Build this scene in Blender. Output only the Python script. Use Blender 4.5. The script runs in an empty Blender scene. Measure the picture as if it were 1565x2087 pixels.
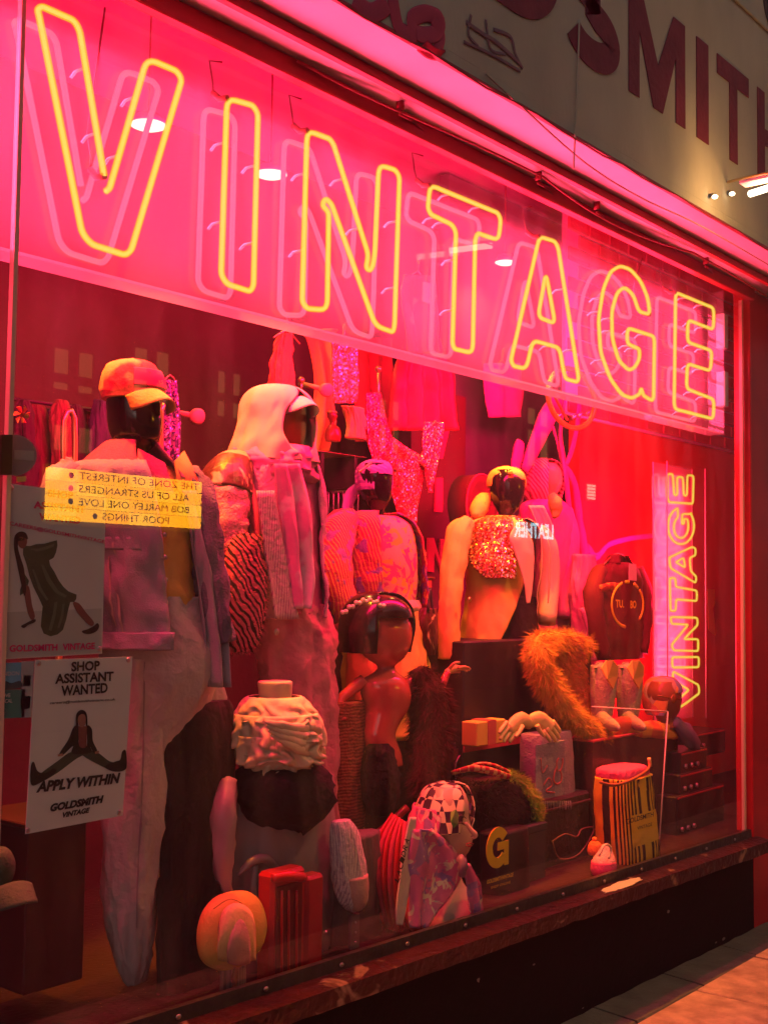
import bpy, math, random
from mathutils import Vector, noise
R = math.radians
random.seed(7)
scene = bpy.context.scene
col = scene.collection

# ---------------------------------------------------------------- camera
FPX, TH, PH, RO = 2490.0, R(39.0), R(3.6), 0.012
CAM = Vector((0, -2.53, 1.8))
F = Vector((math.cos(TH) * math.cos(PH), math.sin(TH) * math.cos(PH), math.sin(PH)))
R0 = Vector((math.sin(TH), -math.cos(TH), 0))
U0 = R0.cross(F)
RT = R0 * math.cos(RO) + U0 * math.sin(RO)
UP = U0 * math.cos(RO) - R0 * math.sin(RO)
from mathutils import Matrix
cd = bpy.data.cameras.new('camera')
cam = bpy.data.objects.new('camera', cd)
col.objects.link(cam)
m = Matrix((RT, UP, -F)).transposed().to_4x4()
m.translation = CAM
cam.matrix_world = m
cd.sensor_fit = 'VERTICAL'
cd.sensor_height = 36.0
cd.sensor_width = 36.0
cd.lens = FPX / 2087.0 * 36.0
cd.clip_start = 0.05
cd.clip_end = 500
scene.camera = cam

# ---------------------------------------------------------------- sky, dusk
w = bpy.data.worlds.new('World')
scene.world = w
w.use_nodes = True
nt = w.node_tree
nt.nodes.clear()
sky = nt.nodes.new('ShaderNodeTexSky')
sky.sky_type = 'NISHITA'
sky.sun_disc = False
sky.sun_elevation = R(4)
sky.sun_rotation = R(200)
hs = nt.nodes.new('ShaderNodeHueSaturation')
hs.inputs['Saturation'].default_value = 0.3
bg = nt.nodes.new('ShaderNodeBackground')
bg.inputs['Strength'].default_value = 0.165
wo = nt.nodes.new('ShaderNodeOutputWorld')
nt.links.new(sky.outputs[0], hs.inputs['Color'])
nt.links.new(hs.outputs[0], bg.inputs['Color'])
nt.links.new(bg.outputs[0], wo.inputs['Surface'])
sd = bpy.data.lights.new('sun', 'SUN')
sd.energy = 0.12
sd.angle = R(25)
sd.color = (1.0, 0.86, 0.68)
sun = bpy.data.objects.new('sun', sd)
col.objects.link(sun)
sun.rotation_euler = (R(62), 0, R(-20))

scene.view_settings.view_transform = 'Standard'
scene.view_settings.look = 'None'
scene.view_settings.exposure = 0
scene.view_settings.gamma = 1
scene.cycles.use_denoising = True
scene.cycles.use_adaptive_sampling = True
scene.cycles.adaptive_threshold = 0.03
scene.cycles.max_bounces = 8
scene.cycles.diffuse_bounces = 1
scene.cycles.glossy_bounces = 4
scene.cycles.transparent_max_bounces = 24
scene.cycles.sample_clamp_indirect = 2.5
scene.cycles.use_light_tree = False
scene.cycles.caustics_reflective = False
scene.cycles.caustics_refractive = False

PINK = (1.0, 0.002, 0.075)          # the colour of the shop's neon gas
YELLOW = (1.0, 0.66, 0.09)

# ---------------------------------------------------------------- measuring: where the sight line through a point of the photo meets a plane
def ray(px, py):
    return F + RT * ((px - 782.5) / FPX) - UP * ((py - 1043.5) / FPX)
def P(px, py, y):
    d = ray(px, py)
    return CAM + d * ((y - CAM.y) / d.y)
def mpp(p):
    return (p - CAM).dot(F) / FPX

# ---------------------------------------------------------------- materials
MATS = {}
def M(name, c, rough=0.7, metal=0.0, spec=0.4, pat=None, c2=None, c3=None, sc=20.0, rot=(0, 0, 0), thr=0.5, soft=0.02,
      bump=0.0, bsc=60.0, emit=None, es=0.0, coat=0.0, sheen=0.0, var=0.12, vsc=6.0, dist=0.0, stretch=(1, 1, 1)):
    if name in MATS:
        return MATS[name]
    mt = bpy.data.materials.new(name)
    mt.use_nodes = True
    n = mt.node_tree.nodes
    L = mt.node_tree.links
    b = n['Principled BSDF']
    b.inputs['Roughness'].default_value = rough
    b.inputs['Metallic'].default_value = metal
    b.inputs['Specular IOR Level'].default_value = spec
    if coat:
        b.inputs['Coat Weight'].default_value = coat
        b.inputs['Coat Roughness'].default_value = 0.08
    if sheen:
        b.inputs['Sheen Weight'].default_value = sheen
    tc = n.new('ShaderNodeTexCoord')
    mp = n.new('ShaderNodeMapping')
    mp.inputs['Rotation'].default_value = [R(a) for a in rot]
    mp.inputs['Scale'].default_value = stretch
    L.new(tc.outputs['Object'], mp.inputs['Vector'])
    V = mp.outputs[0]
    def rgb(cc):
        q = n.new('ShaderNodeRGB')
        q.outputs[0].default_value = (*cc, 1)
        return q.outputs[0]
    def mix(fac, a, bb, mode='MIX'):
        q = n.new('ShaderNodeMix')
        q.data_type = 'RGBA'
        q.blend_type = mode
        if isinstance(fac, float):
            q.inputs[0].default_value = fac
        else:
            L.new(fac, q.inputs[0])
        L.new(a, q.inputs[6])
        L.new(bb, q.inputs[7])
        return q.outputs[2]
    def ramp(v, t, s=soft):
        q = n.new('ShaderNodeMapRange')
        q.inputs[1].default_value = t - s
        q.inputs[2].default_value = t + s
        L.new(v, q.inputs[0])
        return q.outputs[0]
    def noi(s, detail=3.0, d=0.0):
        q = n.new('ShaderNodeTexNoise')
        q.inputs['Scale'].default_value = s
        q.inputs['Detail'].default_value = detail
        q.inputs['Distortion'].default_value = d
        L.new(V, q.inputs['Vector'])
        return q.outputs[0]
    colr = rgb(c)
    if pat == 'noise':
        colr = mix(ramp(noi(sc, 3, dist), thr), colr, rgb(c2))
        if c3:
            colr = mix(ramp(noi(sc * 1.7, 2, dist + 0.4), thr + 0.06), colr, rgb(c3))
    elif pat == 'stripe':
        q = n.new('ShaderNodeTexWave')
        q.wave_type = 'BANDS'
        q.bands_direction = 'X'
        q.inputs['Scale'].default_value = sc
        q.inputs['Distortion'].default_value = dist
        q.inputs['Detail'].default_value = 1.0
        L.new(V, q.inputs['Vector'])
        colr = mix(ramp(q.outputs[1], thr, 0.06), colr, rgb(c2))
        if c3:
            colr = mix(ramp(noi(sc * 0.6), 0.56), colr, rgb(c3))
    elif pat == 'check':
        q = n.new('ShaderNodeTexChecker')
        q.inputs['Scale'].default_value = sc
        L.new(V, q.inputs['Vector'])
        colr = mix(q.outputs[1], colr, rgb(c2))
        if c3:
            colr = mix(ramp(noi(sc * 0.3), 0.55), colr, rgb(c3))
    elif pat in ('cell', 'sequin'):
        q = n.new('ShaderNodeTexVoronoi')
        q.inputs['Scale'].default_value = sc
        L.new(V, q.inputs['Vector'])
        s = n.new('ShaderNodeSeparateColor')
        L.new(q.outputs['Color'], s.inputs[0])
        colr = mix(ramp(s.outputs[0], thr, 0.05), colr, rgb(c2))
        if c3:
            colr = mix(ramp(s.outputs[1], 0.72, 0.02), colr, rgb(c3))
        if pat == 'sequin':
            nm = n.new('ShaderNodeVectorMath')
            nm.operation = 'MULTIPLY_ADD'
            nm.inputs[1].default_value = (0.9, 0.9, 0.9)
            nm.inputs[2].default_value = (-0.45, -0.45, -0.45)
            L.new(q.outputs['Color'], nm.inputs[0])
            g = n.new('ShaderNodeNewGeometry')
            ad = n.new('ShaderNodeVectorMath')
            L.new(g.outputs['Normal'], ad.inputs[0])
            L.new(nm.outputs[0], ad.inputs[1])
            nn = n.new('ShaderNodeVectorMath')
            nn.operation = 'NORMALIZE'
            L.new(ad.outputs[0], nn.inputs[0])
            L.new(nn.outputs[0], b.inputs['Normal'])
    if var:
        v = noi(vsc, 4.0)
        mr = n.new('ShaderNodeMapRange')
        mr.inputs[3].default_value = 1.0 - var * 1.6
        mr.inputs[4].default_value = 1.0 + var * 1.6
        L.new(v, mr.inputs[0])
        cmb = n.new('ShaderNodeCombineColor')
        for i in range(3):
            L.new(mr.outputs[0], cmb.inputs[i])
        colr = mix(1.0, colr, cmb.outputs[0], 'MULTIPLY')
    L.new(colr, b.inputs['Base Color'])
    if bump:
        bn = n.new('ShaderNodeBump')
        bn.inputs['Strength'].default_value = bump
        bn.inputs['Distance'].default_value = 0.012
        wr_ = noi(16.0, 2.0, 1.5)
        ad2 = n.new('ShaderNodeMath')
        ad2.operation = 'MULTIPLY_ADD'
        ad2.inputs[1].default_value = 1.1 if bsc > 25 else 1.0
        L.new(wr_, ad2.inputs[0])
        L.new(noi(bsc, 4.0), ad2.inputs[2])
        L.new(ad2.outputs[0], bn.inputs['Height'])
        if not b.inputs['Normal'].is_linked:
            L.new(bn.outputs[0], b.inputs['Normal'])
    if emit:
        b.inputs['Emission Color'].default_value = (*emit, 1)
        b.inputs['Emission Strength'].default_value = es
    MATS[name] = mt
    return mt

def emission(name, c, s):
    if name in MATS:
        return MATS[name]
    mt = bpy.data.materials.new(name)
    mt.use_nodes = True
    n = mt.node_tree.nodes
    n.clear()
    e = n.new('ShaderNodeEmission')
    e.inputs[0].default_value = (*c, 1)
    e.inputs[1].default_value = s
    o = n.new('ShaderNodeOutputMaterial')
    mt.node_tree.links.new(e.outputs[0], o.inputs[0])
    MATS[name] = mt
    return mt

def glass(name, milk=0.0, milkcol=(0.9, 0.9, 0.9), r0=0.05, rough=0.0, tint=(1, 1, 1), dirt=0.0):
    """thin clear sheet: passes light straight on, mirrors more at a slant, some milkiness or dust"""
    if name in MATS:
        return MATS[name]
    mt = bpy.data.materials.new(name)
    mt.use_nodes = True
    n = mt.node_tree.nodes
    L = mt.node_tree.links
    n.clear()
    o = n.new('ShaderNodeOutputMaterial')
    g = n.new('ShaderNodeNewGeometry')
    d = n.new('ShaderNodeVectorMath')
    d.operation = 'DOT_PRODUCT'
    L.new(g.outputs['Normal'], d.inputs[0])
    L.new(g.outputs['Incoming'], d.inputs[1])
    def ma(op, a, bb=None):
        q = n.new('ShaderNodeMath')
        q.operation = op
        for i, x in enumerate((a, bb)):
            if x is None:
                continue
            if isinstance(x, (int, float)):
                q.inputs[i].default_value = x
            else:
                L.new(x, q.inputs[i])
        return q.outputs[0]
    c = ma('ABSOLUTE', d.outputs['Value'])
    fr = ma('ADD', ma('MULTIPLY', ma('POWER', ma('SUBTRACT', 1.0, c), 5.0), 1 - r0), r0)
    t = n.new('ShaderNodeBsdfTransparent')
    t.inputs[0].default_value = (*tint, 1)
    gl = n.new('ShaderNodeBsdfGlossy')
    gl.inputs['Roughness'].default_value = rough
    base = t.outputs[0]
    if milk or dirt:
        df = n.new('ShaderNodeBsdfDiffuse')
        df.inputs[0].default_value = (*milkcol, 1)
        tr = n.new('ShaderNodeBsdfTranslucent')
        tr.inputs[0].default_value = (*milkcol, 1)
        mm = n.new('ShaderNodeMixShader')
        mm.inputs[0].default_value = 0.5
        L.new(df.outputs[0], mm.inputs[1])
        L.new(tr.outputs[0], mm.inputs[2])
        mx = n.new('ShaderNodeMixShader')
        if dirt:
            tc = n.new('ShaderNodeTexCoord')
            mp = n.new('ShaderNodeMapping')
            mp.inputs['Scale'].default_value = (1, 1, 0.25)
            L.new(tc.outputs['Object'], mp.inputs[0])
            no = n.new('ShaderNodeTexNoise')
            no.inputs['Scale'].default_value = 9
            no.inputs['Detail'].default_value = 3
            L.new(mp.outputs[0], no.inputs['Vector'])
            mr = n.new('ShaderNodeMapRange')
            mr.inputs[1].default_value = 0.42
            mr.inputs[2].default_value = 0.8
            mr.inputs[3].default_value = milk
            mr.inputs[4].default_value = milk + dirt
            L.new(no.outputs[0], mr.inputs[0])
            L.new(mr.outputs[0], mx.inputs[0])
        else:
            mx.inputs[0].default_value = milk
        L.new(base, mx.inputs[1])
        L.new(mm.outputs[0], mx.inputs[2])
        base = mx.outputs[0]
    fx = n.new('ShaderNodeMixShader')
    L.new(fr, fx.inputs[0])
    L.new(base, fx.inputs[1])
    L.new(gl.outputs[0], fx.inputs[2])
    L.new(fx.outputs[0], o.inputs[0])
    MATS[name] = mt
    return mt

# ---------------------------------------------------------------- scene helpers
def tag(o, label=None, cat=None, group=None, kind=None):
    if label: o['label'] = label
    if cat: o['category'] = cat
    if group: o['group'] = group
    if kind: o['kind'] = kind
    return o
ORG = {}
def thing(name, label, cat, loc, group=None):
    o = bpy.data.objects.new(name, None)
    o.empty_display_size = 0.1
    col.objects.link(o)
    o.location = loc
    ORG[o.name] = Vector(loc)
    return tag(o, label, cat, group)

def crom(pts, sub):
    """smooth a list of tuples by Catmull-Rom"""
    out = []
    n = len(pts)
    for i in range(n - 1):
        a, b, c, d = pts[max(i - 1, 0)], pts[i], pts[i + 1], pts[min(i + 2, n - 1)]
        for s in range(sub):
            t = s / sub
            out.append(tuple(0.5 * (2 * q + (r - p) * t + (2 * p - 5 * q + 4 * r - u) * t * t + (3 * q - p - 3 * r + u) * t ** 3)
                             for p, q, r, u in zip(a, b, c, d)))
    out.append(tuple(pts[-1]))
    return out

def fbm(x, y, z=0.0):
    return noise.noise(Vector((x, y, z))) + 0.5 * noise.noise(Vector((2.1 * x, 2.1 * y, 2.1 * z + 7)))

class MB:
    def __init__(s):
        s.v, s.f = [], []
    def add(s, vs, fs):
        k = len(s.v)
        s.v += [Vector(a) for a in vs]
        s.f += [tuple(k + i for i in q) for q in fs]
        return s
    def box(s, x0, x1, y0, y1, z0, z1, bev=0.0, rz=0.0, piv=None, tilt=0.0):
        b = min(bev, (x1 - x0) / 2.1, (y1 - y0) / 2.1, (z1 - z0) / 2.1)
        if b <= 0:
            vs = [(x, y, z) for x in (x0, x1) for y in (y0, y1) for z in (z0, z1)]
            fs = [(0, 1, 3, 2), (4, 6, 7, 5), (0, 4, 5, 1), (2, 3, 7, 6), (0, 2, 6, 4), (1, 5, 7, 3)]
        else:
            vs, idx = [], {}
            def pt(i, j, k, a):
                X = (x0, x1)[i]; Y = (y0, y1)[j]; Z = (z0, z1)[k]
                sx, sy, sz = (1, -1)[i], (1, -1)[j], (1, -1)[k]
                p = [X + sx * b, Y + sy * b, Z + sz * b]
                p[a] = (X, Y, Z)[a]
                idx[(i, j, k, a)] = len(vs)
                vs.append(tuple(p))
            for i in (0, 1):
                for j in (0, 1):
                    for k in (0, 1):
                        for a in range(3):
                            pt(i, j, k, a)
            g = lambda i, j, k, a: idx[(i, j, k, a)]
            fs = []
            for i in (0, 1):
                q = [g(i, 0, 0, 0), g(i, 0, 1, 0), g(i, 1, 1, 0), g(i, 1, 0, 0)]
                fs.append(tuple(q if i == 0 else q[::-1]))
                q = [g(0, i, 0, 1), g(1, i, 0, 1), g(1, i, 1, 1), g(0, i, 1, 1)]
                fs.append(tuple(q if i == 0 else q[::-1]))
                q = [g(0, 0, i, 2), g(0, 1, i, 2), g(1, 1, i, 2), g(1, 0, i, 2)]
                fs.append(tuple(q if i == 0 else q[::-1]))
            for j in (0, 1):
                for k in (0, 1):
                    q = [g(0, j, k, 1), g(0, j, k, 2), g(1, j, k, 2), g(1, j, k, 1)]
                    fs.append(tuple(q if (j + k) % 2 == 0 else q[::-1]))
                    q = [g(j, 0, k, 0), g(j, 1, k, 0), g(j, 1, k, 2), g(j, 0, k, 2)]
                    fs.append(tuple(q if (j + k) % 2 == 1 else q[::-1]))
                    q = [g(j, k, 0, 0), g(j, k, 0, 1), g(j, k, 1, 1), g(j, k, 1, 0)]
                    fs.append(tuple(q if (j + k) % 2 == 0 else q[::-1]))
            for i in (0, 1):
                for j in (0, 1):
                    for k in (0, 1):
                        q = [g(i, j, k, 0), g(i, j, k, 1), g(i, j, k, 2)]
                        fs.append(tuple(q if (i + j + k) % 2 == 0 else q[::-1]))
        if rz or tilt:
            c = Vector(piv) if piv else Vector(((x0 + x1) / 2, (y0 + y1) / 2, z0))
            mm = Matrix.Rotation(rz, 4, 'Z') @ Matrix.Rotation(tilt, 4, 'Y')
            vs = [c + mm @ (Vector(a) - c) for a in vs]
        return s.add(vs, fs)
    def sheet(s, x0, x1, y, z0, z1):
        return s.add([(x0, y, z0), (x1, y, z0), (x1, y, z1), (x0, y, z1)], [(0, 1, 2, 3)])
    def rings(s, rings, closed=True, cap=True):
        n = len(rings[0])
        vs = [p for r in rings for p in r]
        fs = []
        for i in range(len(rings) - 1):
            for j in range(n if closed else n - 1):
                k = (j + 1) % n
                fs.append((i * n + j, i * n + k, (i + 1) * n + k, (i + 1) * n + j))
        if cap and closed:
            c0 = sum((Vector(p) for p in rings[0]), Vector()) / n
            c1 = sum((Vector(p) for p in rings[-1]), Vector()) / n
            vs += [c0, c1]
            a, b = len(vs) - 2, len(vs) - 1
            e = (len(rings) - 1) * n
            for j in range(n):
                k = (j + 1) % n
                fs.append((k, j, a))
                fs.append((e + j, e + k, b))
        s.add(vs, fs)
        return rings
    def tube(s, pts, r, n=8, closed=False, flat=1.0, fold=0.0, fk=3.0, seed=0.0, nz=8.0, cap=True):
        pts = [Vector(p) for p in pts]
        m = len(pts)
        rr = r if isinstance(r, (list, tuple)) else [r] * m
        t0 = (pts[1] - pts[0]).normalized()
        u = t0.cross(Vector((0.01, 1, 0.02)))
        if u.length < 0.1:
            u = t0.cross(Vector((1, 0.02, 0)))
        u.normalize()
        rings = []
        for i in range(m):
            a, b = pts[(i - 1) % m] if closed else pts[max(i - 1, 0)], pts[(i + 1) % m] if closed else pts[min(i + 1, m - 1)]
            t = (b - a).normalized()
            u = (u - t * u.dot(t)).normalized()
            v = t.cross(u)
            ring = []
            for j in range(n):
                an = 2 * math.pi * j / n
                q = rr[i]
                if fold:
                    q += fold * fbm(math.cos(an) * fk + seed, math.sin(an) * fk, i / m * nz)
                ring.append(pts[i] + u * (math.cos(an) * q) + v * (math.sin(an) * q * flat))
            rings.append(ring)
        if closed:
            rings.append(rings[0])
        return s.rings(rings, True, cap and not closed)
    def lathe(s, c, prof, n=24, sx=1.0, sy=1.0):
        c = Vector(c)
        return s.rings([[c + Vector((math.cos(2 * math.pi * j / n) * r * sx, math.sin(2 * math.pi * j / n) * r * sy, z)) for j in range(n)] for r, z in prof])
    def ball(s, c, rx, ry, rz, n=16, k=10):
        return s.lathe(c, [(max(math.sin(math.pi * i / k), 0.01) * rx, -math.cos(math.pi * i / k) * rz) for i in range(k + 1)], n, 1, ry / rx)
    def prism(s, poly, y0, y1):
        """polygon given as world (x, z) pairs, extruded from y0 to y1"""
        n = len(poly)
        ar = sum(poly[i][0] * poly[(i + 1) % n][1] - poly[(i + 1) % n][0] * poly[i][1] for i in range(n))
        if ar < 0:
            poly = poly[::-1]
        vs = [(x, y0, z) for x, z in poly] + [(x, y1, z) for x, z in poly]
        fs = [tuple(range(n)), tuple(range(2 * n - 1, n - 1, -1))]
        for i in range(n):
            k = (i + 1) % n
            fs.append((i, i + n, k + n, k))
        return s.add(vs, fs)
    def pprism(s, pix, y, t):
        return s.prism([(p.x, p.z) for p in (P(a, b, y) for a, b in pix)], y, y + t)
    def loft(s, rows, y0, k=0.7, a0=-180, a1=180, n=36, fold=0.0, fk=2.5, seed=0.0, sub=4, fz=6.0, cap=True, grow=0.0, pw=1.0):
        """rows of the outline (height, left, right[, depth]) as seen from the street, closed to a real volume of depth ratio k;
        angle 0 faces the street"""
        rows = [tuple(r) if len(r) == 4 else (*r, y0) for r in rows]
        if fold:
            sub, n = int(sub * 1.8), max(n, 56)
        rows = crom(rows, sub)
        q = math.sqrt(0.396 + 0.604 * k * k)
        full = a1 - a0 >= 359
        rings = []
        for py, xl, xr, y in rows:
            c = P((xl + xr) / 2, py, y)
            h = max((xr - xl) / 2, 0.5) * mpp(c) / q + grow
            ring = []
            for j in range(n):
                a = R(a0 + (a1 - a0) * j / (n if full else n - 1))
                sx, sy = math.sin(a), -math.cos(a)
                if pw != 1:
                    sx = math.copysign(abs(sx) ** pw, sx)
                    sy = math.copysign(abs(sy) ** pw, sy)
                d = 1.0
                if fold:
                    w1 = fbm(math.sin(a) * fk + seed, math.cos(a) * fk, c.z * fz + seed)
                    w2 = 1 - abs(noise.noise(Vector((math.sin(a) * fk * 2.3 + seed + c.z * 5, math.cos(a) * fk * 2.3, c.z * fz * 1.3 + a))))
                    d += fold * (w1 + 0.95 * (w2 ** 4 - 0.4)) / max(h, 0.02)
                ring.append(c + Vector((sx * h * d, sy * h * k * d, 0)))
            rings.append(ring)
        return s.rings(rings, full, cap and full)
    def ptube(s, path, y0=None, n=12, flat=1.0, fold=0.0, fk=2.5, seed=0.0, sub=4, nz=8.0):
        """path of (px, py, radius px[, depth])"""
        path = [tuple(p) if len(p) == 4 else (*p, y0) for p in path]
        path = crom(path, sub)
        pts, rr = [], []
        for a, b, r, y in path:
            q = P(a, b, y)
            pts.append(q)
            rr.append(max(r, 0.3) * mpp(q))
        return s.tube(pts, rr, n, False, flat, fold, fk, seed, nz)
    def cloth(s, rows, y0, amp=0.02, waves=4.0, n=28, sub=5, seed=0.0, sag=0.0):
        """hanging sheet between left and right outline, (py, xl, xr[, depth])"""
        rows = [tuple(r) if len(r) == 4 else (*r, y0) for r in rows]
        rows = crom(rows, sub)
        rings = []
        for i, (py, xl, xr, y) in enumerate(rows):
            a, b = P(xl, py, y), P(xr, py, y)
            t = i / (len(rows) - 1)
            ring = []
            for j in range(n):
                u = j / (n - 1)
                p = a.lerp(b, u)
                p.y += amp * (0.35 + 0.65 * t) * (math.sin(u * waves * 6.283 + seed + 0.8 * fbm(u * 2, t * 3, seed)) + 0.6 * fbm(u * 5 + seed, t * 4))
                p.z -= sag * math.sin(u * math.pi) * t
                ring.append(p)
            rings.append(ring)
        return s.rings(rings, False, False)
    def fur(s, rings, cnt, ln, wd, down=0.5, seed=1, out=0.6):
        rnd = random.Random(seed)
        n = len(rings[0])
        for _ in range(cnt):
            i = rnd.randrange(len(rings) - 1)
            j = rnd.randrange(n)
            k = (j + 1) % n
            a, b, c = Vector(rings[i][j]), Vector(rings[i][k]), Vector(rings[i + 1][j])
            u, v = rnd.random(), rnd.random()
            p = a + (b - a) * u + (c - a) * v
            nm = (b - a).cross(c - a)
            if nm.length < 1e-9:
                continue
            nm.normalize()
            cen = sum((Vector(q) for q in rings[i]), Vector()) / n
            if nm.dot(p - cen) < 0:
                nm = -nm
            d = nm * out + Vector((rnd.uniform(-.5, .5), rnd.uniform(-.5, .5), -down + rnd.uniform(-.4, .4)))
            cv = noise.noise_vector(p * 22)
            d = (d.normalized() + cv * 0.7).normalized() * ln * rnd.uniform(0.4, 1.4)
            sd2 = d.cross(Vector((rnd.uniform(-1, 1), rnd.uniform(-1, 1), 0.3)))
            if sd2.length < 1e-9:
                continue
            sd2 = sd2.normalized() * wd
            s.add([p - sd2, p + sd2, p + d], [(0, 1, 2)])
    def build(s, name, mat, parent=None, smooth=True, thick=0.0, label=None, cat=None, group=None, kind=None, bev=0.0, sub=0):
        o0 = Vector((0, 0, 0))
        par = parent
        while par is not None:
            if par.name in ORG:
                o0 = ORG[par.name]
                break
            par = par.parent
        own = None
        if parent is None and cat and s.v:
            own = Vector((sum(v.x for v in s.v) / len(s.v), sum(v.y for v in s.v) / len(s.v), min(v.z for v in s.v)))
            o0 = own
        me = bpy.data.meshes.new(name)
        me.from_pydata([v - o0 for v in s.v], [], s.f)
        me.materials.append(mat)
        if smooth:
            me.polygons.foreach_set('use_smooth', [True] * len(me.polygons))
        me.update()
        o = bpy.data.objects.new(name, me)
        col.objects.link(o)
        if own is not None:
            o.location = own
            ORG[o.name] = own
        if parent is not None:
            o.parent = parent
        if thick:
            mo = o.modifiers.new('thickness', 'SOLIDIFY')
            mo.thickness = thick
        if sub:
            mo = o.modifiers.new('smooth', 'SUBSURF')
            mo.levels = mo.render_levels = sub
        return tag(o, label, cat, group, kind)

def part(name, mat, parent, fn, **kw):
    b = MB()
    fn(b)
    return b.build(name, mat, parent, **kw)

def fillet(pts, closed, rad, k=4):
    """round the corners of a polyline (Vectors)"""
    out = []
    n = len(pts)
    for i in range(n):
        if not closed and i in (0, n - 1):
            out.append(pts[i])
            continue
        a, b, c = pts[(i - 1) % n], pts[i], pts[(i + 1) % n]
        r = min(rad, (a - b).length * 0.45, (c - b).length * 0.45)
        p, q = b + (a - b).normalized() * r, b + (c - b).normalized() * r
        for j in range(k + 1):
            t = j / k
            out.append(p * (1 - t) ** 2 + b * (2 * t * (1 - t)) + q * t * t)
    return out

def text(s, name, mat, parent, origin, right, up, width, height, bold=0.0, shear=0.0, depth=0.0, center=False, space=1.0):
    """flat lettering, scaled to a given width and cap height; right and up are world directions"""
    cu = bpy.data.curves.new(name, 'FONT')
    cu.body = s
    cu.size = 1.0
    cu.offset = bold
    cu.shear = shear
    cu.space_character = space
    cu.resolution_u = 3
    to = bpy.data.objects.new(name + '_tmp', cu)
    col.objects.link(to)
    dg = bpy.context.evaluated_depsgraph_get()
    me = bpy.data.meshes.new_from_object(to.evaluated_get(dg))
    bpy.data.objects.remove(to)
    xs = [v.co.x for v in me.vertices]
    ys = [v.co.y for v in me.vertices]
    x0, x1, y0, y1 = min(xs), max(xs), min(ys), max(ys)
    sx = width / (x1 - x0)
    sy = height / (y1 - y0)
    right, up = Vector(right).normalized(), Vector(up).normalized()
    nm = right.cross(up)
    b = MB()
    off = -0.5 * width if center else 0.0
    vs = [Vector(origin) + right * ((v.co.x - x0) * sx + off) + up * ((v.co.y - y0) * sy) + nm * v.co.z for v in me.vertices]
    fs = [tuple(p.vertices) for p in me.polygons]
    b.add(vs, fs)
    bpy.data.meshes.remove(me)
    if depth:
        o = b.build(name, mat, parent, smooth=False)
        mo = o.modifiers.new('thickness', 'SOLIDIFY')
        mo.thickness = depth
        mo.offset = -1
        return o
    return b.build(name, mat, parent, smooth=False)

def ptext(s, name, mat, parent, p0, p1, hpx, y, **kw):
    """lettering on a plane facing the street, baseline from photo point p0 to p1"""
    a, b = P(*p0, y), P(*p1, y)
    h = hpx * mpp((a + b) / 2)
    return text(s, name, mat, parent, a, b - a, (0, 0, 1), (b - a).length, h, **kw)

def copy_tree(o, loc, label=None, parent=None):
    c = o.copy()
    col.objects.link(c)
    if parent is None:
        c.location = loc
        ORG[c.name] = Vector(loc)
        if label:
            c['label'] = label
    else:
        c.parent = parent
    for ch in o.children:
        copy_tree(ch, None, None, c)
    return c
# ================================================================ the street
PAV = M('paving', (0.52, 0.34, 0.24), 0.7, pat='noise', c2=(0.30, 0.19, 0.14), sc=5, thr=0.56, soft=0.12, bump=0.5, bsc=60, var=0.35, vsc=14)
JOINT = M('paving_joint', (0.06, 0.05, 0.045), 0.9, bump=0.3)
STONE = M('plinth_stone', (0.10, 0.105, 0.095), 0.7, bump=0.5, bsc=25, var=0.35, vsc=7)
b = MB()
b.box(-12, 46, -14, -0.26, -0.2, 0.118)
pav = b.build('pavement', JOINT, smooth=False, kind='structure')
slab = None
rnd = random.Random(3)
for i in range(15):
    for j in range(2):
        x0 = 1.2 + i * 0.62 + (0.3 if j else 0)
        y1 = -0.262 - j * 0.62
        c = Vector((x0 + 0.305, y1 - 0.305, 0.12))
        if slab is None:
            q = MB()
            q.box(-0.303, 0.303, -0.303, 0.303, -0.02, 0.014, bev=0.005)
            slab = q.build('paving_slab', PAV, pav, smooth=False)
            o = slab
        else:
            o = slab.copy()
            col.objects.link(o)
        o.location = c + Vector((0, 0, rnd.uniform(-0.003, 0.003)))
        o.rotation_euler = (R(rnd.uniform(-0.5, 0.5)), R(rnd.uniform(-0.5, 0.5)), R(rnd.uniform(-0.3, 0.3)))

# ================================================================ the shop
shop = thing('shop_building', 'vintage clothes shop with black stall riser, pink lit soffit and weathered lettered upper wall', 'building', (4, 0, 0.1))
UW = M('weathered_wall', (0.52, 0.49, 0.41), 0.85, pat='noise', c2=(0.42, 0.395, 0.325), sc=1.3, thr=0.5, soft=0.3, bump=0.12, bsc=40, var=0.16, vsc=3.5, stretch=(1.2, 1, 0.6))
part('wall_foot', UW, shop, lambda b: b.box(-4, 16, -0.40, -0.3855, 3.397, 3.4305), smooth=False)
part('upper_wall', UW, shop, lambda b: b.box(-4, 16, -0.40, -0.002, 3.431, 8), smooth=False)
SOF = M('soffit_paint', (0.72, 0.66, 0.66), 0.45, var=0.10, vsc=4, bump=0.08, bsc=20)
RED = M('red_paint', (0.42, 0.02, 0.03), 0.4, var=0.15, vsc=8)
DKR = M('dark_red_gloss', (0.55, 0.012, 0.022), 0.3, var=0.2, vsc=5)
soff = part('soffit', SOF, shop, lambda b: b.box(-4, 16, -0.385, 0.06, 3.392, 3.4305), smooth=False)
part('fascia_edge', M('edge_metal', (0.30, 0.05, 0.06), 0.4, metal=0.4), soff, lambda b: b.box(-4, 16, -0.4035, -0.386, 3.386, 3.396, bev=0.002), smooth=False)
def lip(b):
    b.box(-4, 16, -0.205, -0.178, 3.358, 3.3915, bev=0.003)
part('shutter_lip', RED, soff, lip, smooth=False)
part('window_head', RED, shop, lambda b: b.box(1.66, 6.12, -0.055, -0.012, 3.332, 3.3915, bev=0.004), smooth=False)
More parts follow.
